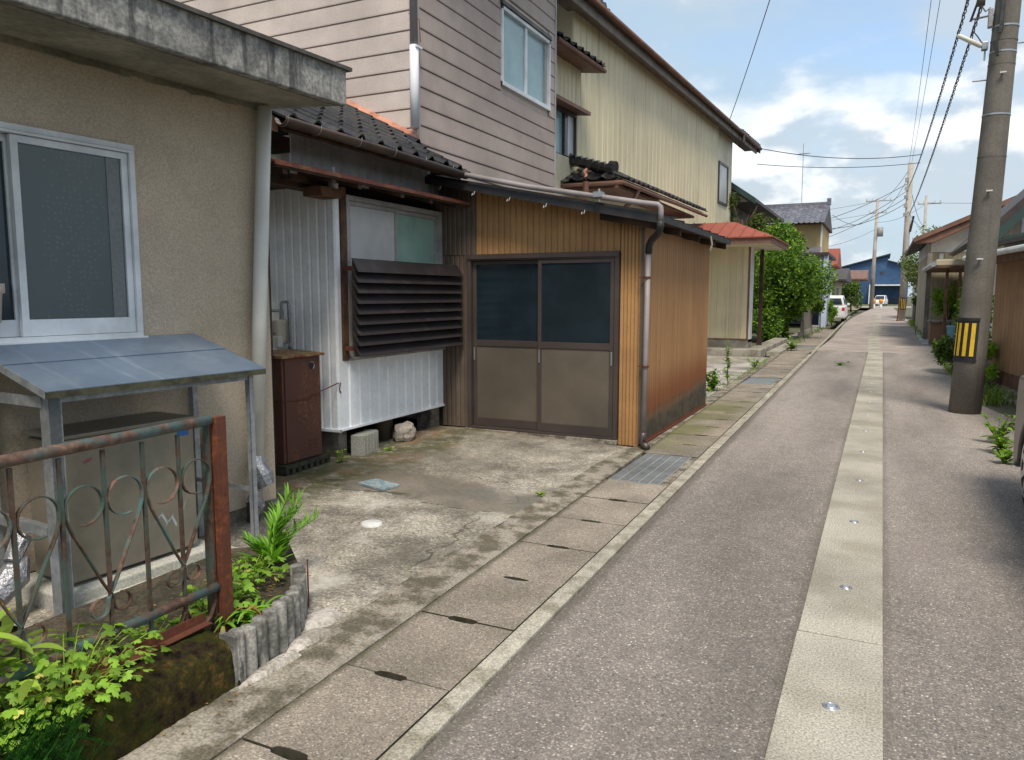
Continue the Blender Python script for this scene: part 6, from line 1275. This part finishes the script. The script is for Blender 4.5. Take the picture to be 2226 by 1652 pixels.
def blade(l, w, curve, n=5, yaw=0, tilt=1.0, fold=.25):
    """one grass like leaf as points from the origin"""
    vs = []; d = Vector((math.cos(yaw), math.sin(yaw), 0)); s = Vector((-d.y, d.x, 0))
    p = Vector((0, 0, 0)); ang = tilt
    for i in range(n + 1):
        k = i / n; ww = w * (math.sin(math.pi * min(.98, k * .85 + .15)) ** .8); up2 = Vector((0, 0, 1))
        vs += [p + s * ww - up2 * 0, p + Vector((0, 0, -fold * ww)), p - s * ww]
        p = p + (d * math.cos(ang) + up2 * math.sin(ang)) * (l / n); ang -= curve / n
    fs = []
    for i in range(n): fs += [(i * 3, i * 3 + 1, i * 3 + 4, i * 3 + 3), (i * 3 + 1, i * 3 + 2, i * 3 + 5, i * 3 + 4)]
    return vs, fs
def tuft(mb, c, n, l, w, rd, spread=.06, tilt=(.7, 1.5), curve=(.6, 1.8)):
    for i in range(n):
        vs, fs = blade(l * rd.uniform(.5, 1.1), w, rd.uniform(*curve), 4, rd.uniform(0, 6.28), rd.uniform(*tilt)); o = Vector((c[0] + rd.gauss(0, spread), c[1] + rd.gauss(0, spread), c[2]))
        mb.add([o + v for v in vs], fs)
def grass(label, cs, n, l, w, seed, mat='leaf_grass', spread=.05, kind='stuff', cat='grass', name='grass', **k):
    rd = random.Random(seed); mb = MB()
    for c in cs: tuft(mb, c, n, l, w, rd, spread, **k)
    return setp(part(name, mb, mat, fix=False), label, cat, kind=kind)
rd = random.Random(31)
grass('green weeds along the right road edge between the pole and the steel plates', [(1.26 + rd.uniform(-.03, .06), 13.2 + .14 * i, -.01) for i in range(60)], 9, .13, .006, 41, spread=.03)
grass('patch of lush grass between the utility pole and the right hand shed', [(rd.uniform(1.35, 1.75), rd.uniform(12.2, 15.4), -.02) for i in range(130)], 10, .20, .006, 42, spread=.05)
grass('low weeds growing along the garage drain beyond the brown garage', [(XS(12) - .2 + rd.uniform(-.05, .04), 10.9 + .16 * i, 0) for i in range(48)], 5, .07, .005, 43, spread=.03)
grass('sparse weeds along the left drain near the dense bush', [(XS(22) - .15 + rd.uniform(-.08, .15), 23 + .3 * i, 0) for i in range(60)], 8, .16, .008, 44, spread=.08)
grass('weeds along the foot of the grey block wall', [(1.52 + rd.uniform(-.1, .1), 29 + .28 * i, 0) for i in range(70)], 10, .30, .012, 45, spread=.1)
grass('tiny moss like tufts sprouting in the driveway joints', [(XE(y_) - rd.uniform(-.02, .10), y_, .003) for y_ in [2.4 + .11 * i for i in range(40)] if rd.random() < .45], 5, .020, .0018, 46, spread=.02)
grass('thin green moss line in the drain cover joints', [(XS(y_) - .004, y_, -.012) for y_ in [1.0 + .02 * i for i in range(300)]], 1, .010, .0016, 47, spread=.002)
def weed(loc, label, h, n, seed, mat='leaf_bush', leaf=.05, name='weed', spread=.5, stems=3, flowers=0):
    t = thing(name, loc, label, 'weed'); rd = random.Random(seed); me = None
    for s in range(stems):
        a = rd.uniform(0, 6.28); tip = Vector((loc[0] + math.cos(a) * h * spread * rd.random(), loc[1] + math.sin(a) * h * spread * rd.random(), loc[2] + h * rd.uniform(.75, 1)))
        part('stem', MB().tube([loc, Vector(loc).lerp(tip, .5) + Vector((0, 0, h * .06)), tip], [.005, .0035, .0015], 5), 'leaf_lime', t)
        for i in range(n // stems):
            k = rd.uniform(.12, 1); p = Vector(loc).lerp(tip, k)
            if me is None:
                vs, fs = blade(1, .22, .9, 4, 0, .5, .35); me = mesh_of('leaf', MB().add(vs, fs), mat)
            o = inst('leaf', me, t, Matrix.Translation(p) @ Matrix.Rotation(rd.uniform(0, 6.28), 4, 'Z') @ Matrix.Rotation(rd.uniform(-.5, .5), 4, 'Y') @ Matrix.Scale(leaf * rd.uniform(.6, 1.3) * (1.25 - .6 * k), 4))
    if flowers:
        for i in range(flowers): part('flower', MB().lathe((loc[0] + rd.gauss(0, .10), loc[1] + rd.gauss(0, .10), loc[2] + h * rd.uniform(.7, 1.0)), [(0, .012), (.016, .006), (.018, 0), (0, -.004)], 7), 'white_plastic', t)
    return t
weed((-2.33, 12.1, 0), 'bushy weed with small white flowers at the far corner of the brown garage', .34, 90, 51, 'leaf_grass', .13, stems=9, spread=.9, flowers=12)
weed((-2.26, 12.9, 0), 'tall single stemmed weed beside the white flowered weed', .85, 60, 52, 'leaf_lime', .10, stems=2, spread=.08, name='tall_weed')
weed((-2.30, 16.1, 0), 'small green weed by the drain before the porch step', .28, 36, 53, 'leaf_lime', .11, stems=5, spread=.8)
weed((-2.18, 21.9, .0), 'yellow green weed clump at the foot of the dense bush', .38, 60, 54, 'leaf_grass', .16, stems=8, spread=.9)
weed((-.75, 17.9, -.01), 'small weed sprouting in the middle of the road', .09, 18, 55, 'leaf_grass', .12, stems=5, spread=2.4)
weed((-4.30, 5.35, 0), 'small green sprig beside the rusty cabinet base', .16, 18, 56, 'leaf_bright', .055, stems=3)
weed((-4.18, 5.93, 0), 'tiny green sprout at the concrete block', .07, 12, 57, 'leaf_bright', .05, stems=3)
weed((-2.26, 5.15, 0.0), 'small green weed at the driveway edge opposite the grating', .022, 18, 58, 'leaf_bright', .032, stems=6, spread=4.0)
weed((1.13, 9.1, -.01), 'straggling green weed by the kerb between the pole and the dark car', .34, 80, 59, 'leaf_grass', .10, stems=8, spread=1.2)
weed((1.10, 8.5, -.01), 'second straggling weed nearer the dark car wheel', .26, 60, 60, 'leaf_lime', .10, stems=7, spread=1.2)
weed((1.06, 8.0, -.01), 'low dry weed just behind the dark car wheel', .13, 40, 61, 'leaf_grass', .09, stems=6, spread=1.2)

# lobed leaf shared by the herbs
def lobed(n=5):
    out = [(0, 0)]
    for (a, r) in ((-110, .25), (-80, .50), (-62, .66), (-50, .60), (-36, .30), (-26, .62), (-16, .88), (-9, .78), (0, 1.0), (9, .78), (16, .88), (26, .62), (36, .30), (50, .60), (62, .66), (80, .50), (110, .25)): out.append((r * math.cos(R(a)), r * math.sin(R(a))))
    vs = [(x, y_, .10 * x - .30 * y_ * y_ - .12 * x * x) for x, y_ in out]; vs.append((.35, 0, .02)); c = len(vs) - 1
    return MB().add(vs, [(c, i, i + 1) for i in range(0, len(out) - 1)] + [(c, len(out) - 1, 0)])
LOBE = {}
def lobemesh(mat):
    if mat not in LOBE: LOBE[mat] = mesh_of('leaf', lobed(), mat)
    return LOBE[mat]
def herb(loc, label, rx, ry, h, n, size, seed, cat='plant', name='leafy_herb', yel=.06, base=0, arch=0):
    t = thing(name, loc, label, cat); rd = random.Random(seed)
    for i in range(n):
        a = rd.uniform(0, 6.28); q = rd.random() ** .55; x, y_ = rx * q * math.cos(a), ry * q * math.sin(a); z = h * (1 - .55 * q * q) * rd.uniform(.45, 1.05)
        p = Vector((loc[0] + x, loc[1] + y_, loc[2] + z)); root = Vector((loc[0] + x * .35, loc[1] + y_ * .35, loc[2]))
        if i % 3 == 0: part('stem', MB().tube([root, root.lerp(p, .6) + Vector((0, 0, h * .12)), p], [.0022, .0018, .0012], 4), 'leaf_bright', t)
        mat = 'leaf_yellow' if rd.random() < yel else 'leaf_bright'; az = math.atan2(y_, x) + rd.uniform(-1.1, 1.1)
        inst('leaf', lobemesh(mat), t, Matrix.Translation(p) @ Matrix.Rotation(az, 4, 'Z') @ Matrix.Rotation(rd.uniform(.0, .75), 4, 'Y') @ Matrix.Rotation(rd.uniform(-.45, .45), 4, 'X') @ Matrix.Scale(size * rd.uniform(.6, 1.25), 4))
    return t
herb((-2.38, 1.50, .18), 'bright lobed leaf plant spilling over the mossy wall at lower left', .26, .34, .20, 298, .037, 71)
herb((-2.27, 1.34, .10), 'second bright lobed leaf plant hanging down the mossy wall face', .12, .26, .16, 280, .034, 81)
herb((-2.52, 1.92, .11), 'green lobed herb behind the iron fence near the rusty post', .16, .20, .13, 90, .040, 72, yel=.02)
herb((-2.58, 2.33, .11), 'green lobed herb in the planting bed just beyond the rusty post', .16, .17, .16, 130, .040, 73, yel=.03)
herb((-2.74, 2.68, .11), 'green lobed herb around the foot of the fern like plant', .20, .17, .13, 130, .038, 74, yel=.03)
herb((-2.62, 1.22, .12), 'paler leafy plant behind the fence at the left frame edge', .20, .22, .30, 110, .062, 75, yel=.03)
# broad pointed leaves at far left
sp = thing('pointed_leaf_plant', (-2.45, 1.33, .2), 'plant with long pointed light green leaves at the left frame edge', 'plant'); rd = random.Random(76); vs, fs = blade(1, .16, 1.0, 6, 0, .5, .5); me = mesh_of('leaf', MB().add(vs, fs), 'leaf_bright')
for i in range(60): inst('leaf', me, sp, Matrix.Translation((-2.46 + rd.gauss(0, .07), 1.33 + rd.gauss(0, .09), .22 + rd.uniform(0, .22))) @ Matrix.Rotation(rd.uniform(0, 6.28), 4, 'Z') @ Matrix.Rotation(rd.uniform(-.4, .5), 4, 'Y') @ Matrix.Scale(rd.uniform(.07, .13), 4))
# upright fern like blades
ln = thing('blade_leaf_plant', (-2.78, 2.88, .1), 'upright bright green plant with feathery rows of narrow leaves in the corner bed', 'plant'); rd = random.Random(77)
vs, fs = blade(1, .075, .55, 5, 0, .9, .4); me = mesh_of('leaf', MB().add(vs, fs), 'leaf_blade')
for s_, (dx, dy, hh) in enumerate([(.0, .22, .31), (.08, .27, .20), (-.04, .10, .27), (-.07, -.10, .16), (-.01, .15, .35), (.04, .20, .26), (.02, .08, .22)]):
    a_ = Vector((-2.78 + rd.uniform(-.02, .02), 2.88 + rd.uniform(-.02, .02), .10)); tip = a_ + Vector((dx, dy, hh)); midp = a_ + Vector((dx * .25, dy * .25, hh * .6))
    part('stem', MB().tube([a_, midp, tip], [.005, .004, .002], 5), 'leaf_blade', ln)
    for i in range(40):
        k = .08 + .92 * i / 39; p = (a_.lerp(midp, k * 2) if k < .5 else midp.lerp(tip, k * 2 - 1)); az = (1 if i % 2 else -1) * rd.uniform(.4, 1.3) + math.atan2(dy, dx)
        inst('leaf', me, ln, Matrix.Translation(p) @ Matrix.Rotation(az, 4, 'Z') @ Matrix.Rotation(rd.uniform(-.45, .25), 4, 'Y') @ Matrix.Scale(rd.uniform(.075, .13) * (1.15 - .5 * k), 4))
for i in range(26): inst('leaf', me, ln, Matrix.Translation((-2.78, 2.87, .1)) @ Matrix.Rotation(rd.uniform(0, 6.28), 4, 'Z') @ Matrix.Rotation(rd.uniform(-.3, .5), 4, 'Y') @ Matrix.Scale(rd.uniform(.14, .24), 4))
# strap leaves drooping over the logs
sl_ = thing('strap_leaf_clump', (-2.36, 2.33, .2), 'clump of arching strap leaves drooping over the log edging', 'plant'); rd = random.Random(78)
vs, fs = blade(1, .05, 1.9, 7, 0, 1.0, .4); me = mesh_of('leaf', MB().add(vs, fs), 'leaf_blade'); me2 = mesh_of('leaf', MB().add(vs, fs), 'leaf_dead')
for i in range(46): inst('leaf', me if rd.random() < .78 else me2, sl_, Matrix.Translation((-2.38 + rd.gauss(0, .03), 2.30 + rd.gauss(0, .05), .12)) @ Matrix.Rotation(rd.uniform(-2.2, 2.2), 4, 'Z') @ Matrix.Rotation(rd.uniform(-.3, .4), 4, 'Y') @ Matrix.Scale(rd.uniform(.10, .21), 4))
setp(inst('fallen_leaf', mesh_of('fallen_leaf', MB().add(*blade(1, .12, 1.2, 5, 0, -.2, .3)), 'leaf_yellow'), None, Matrix.Translation((-2.24, 2.05, .225)) @ Matrix.Rotation(-1.0, 4, 'Z') @ Matrix.Rotation(.9, 4, 'Y') @ Matrix.Scale(.085, 4)), 'pale yellow leaf hanging at the corner of the mossy wall', 'leaf')
# feathery dark green plant in the very corner
ff = thing('feathery_plant', (-2.26, 1.18, .0), 'deep green feathery plant in the lower left corner', 'plant')
rd = random.Random(79); mb = MB()
for i in range(520):
    a_ = rd.uniform(0, 6.28); t0 = Vector((-2.20 + rd.gauss(0, .05), 1.24 + rd.gauss(0, .07), rd.uniform(-.02, .13))); d = Vector((math.cos(a_) * .6, math.sin(a_) * .6, rd.uniform(.3, 1.2))).normalized()
    for k in range(16):
        p = t0 + d * (.011 * k)
        for s_ in (-1, 1): q = Vector((-d.y * s_, d.x * s_, .35)).normalized() * .020 + d * .012; mb.add([p, p + q + Vector((0, 0, .003)), p + q * .9 - Vector((0, 0, .003))], [(0, 1, 2)])
part('fronds', mb, 'leaf_feather', ff, fix=False)
# litter: small leaves and grit on bed and ground
rd = random.Random(80); mb = MB()
for i in range(500):
    x, y_ = (rd.uniform(-2.9, -2.5), rd.uniform(1.3, 2.9)) if i < 300 else (-2.13 + rd.gauss(0, .04), rd.uniform(1.2, 9))
    z = .104 if i < 300 else .006; s = rd.uniform(.003, .009) if i >= 300 else rd.uniform(.004, .014); a_ = rd.uniform(0, 6.28)
    mb.add([(x + s * math.cos(a_ + k * 1.57), y_ + s * .6 * math.sin(a_ + k * 1.57), z + rd.uniform(0, .006)) for k in range(4)], [(0, 1, 2, 3)])
setp(part('leaf_litter', mb, 'leaf_dead', fix=False), 'scattered dry leaf litter in the planting bed and along the drain edge', 'leaf litter', kind='stuff')
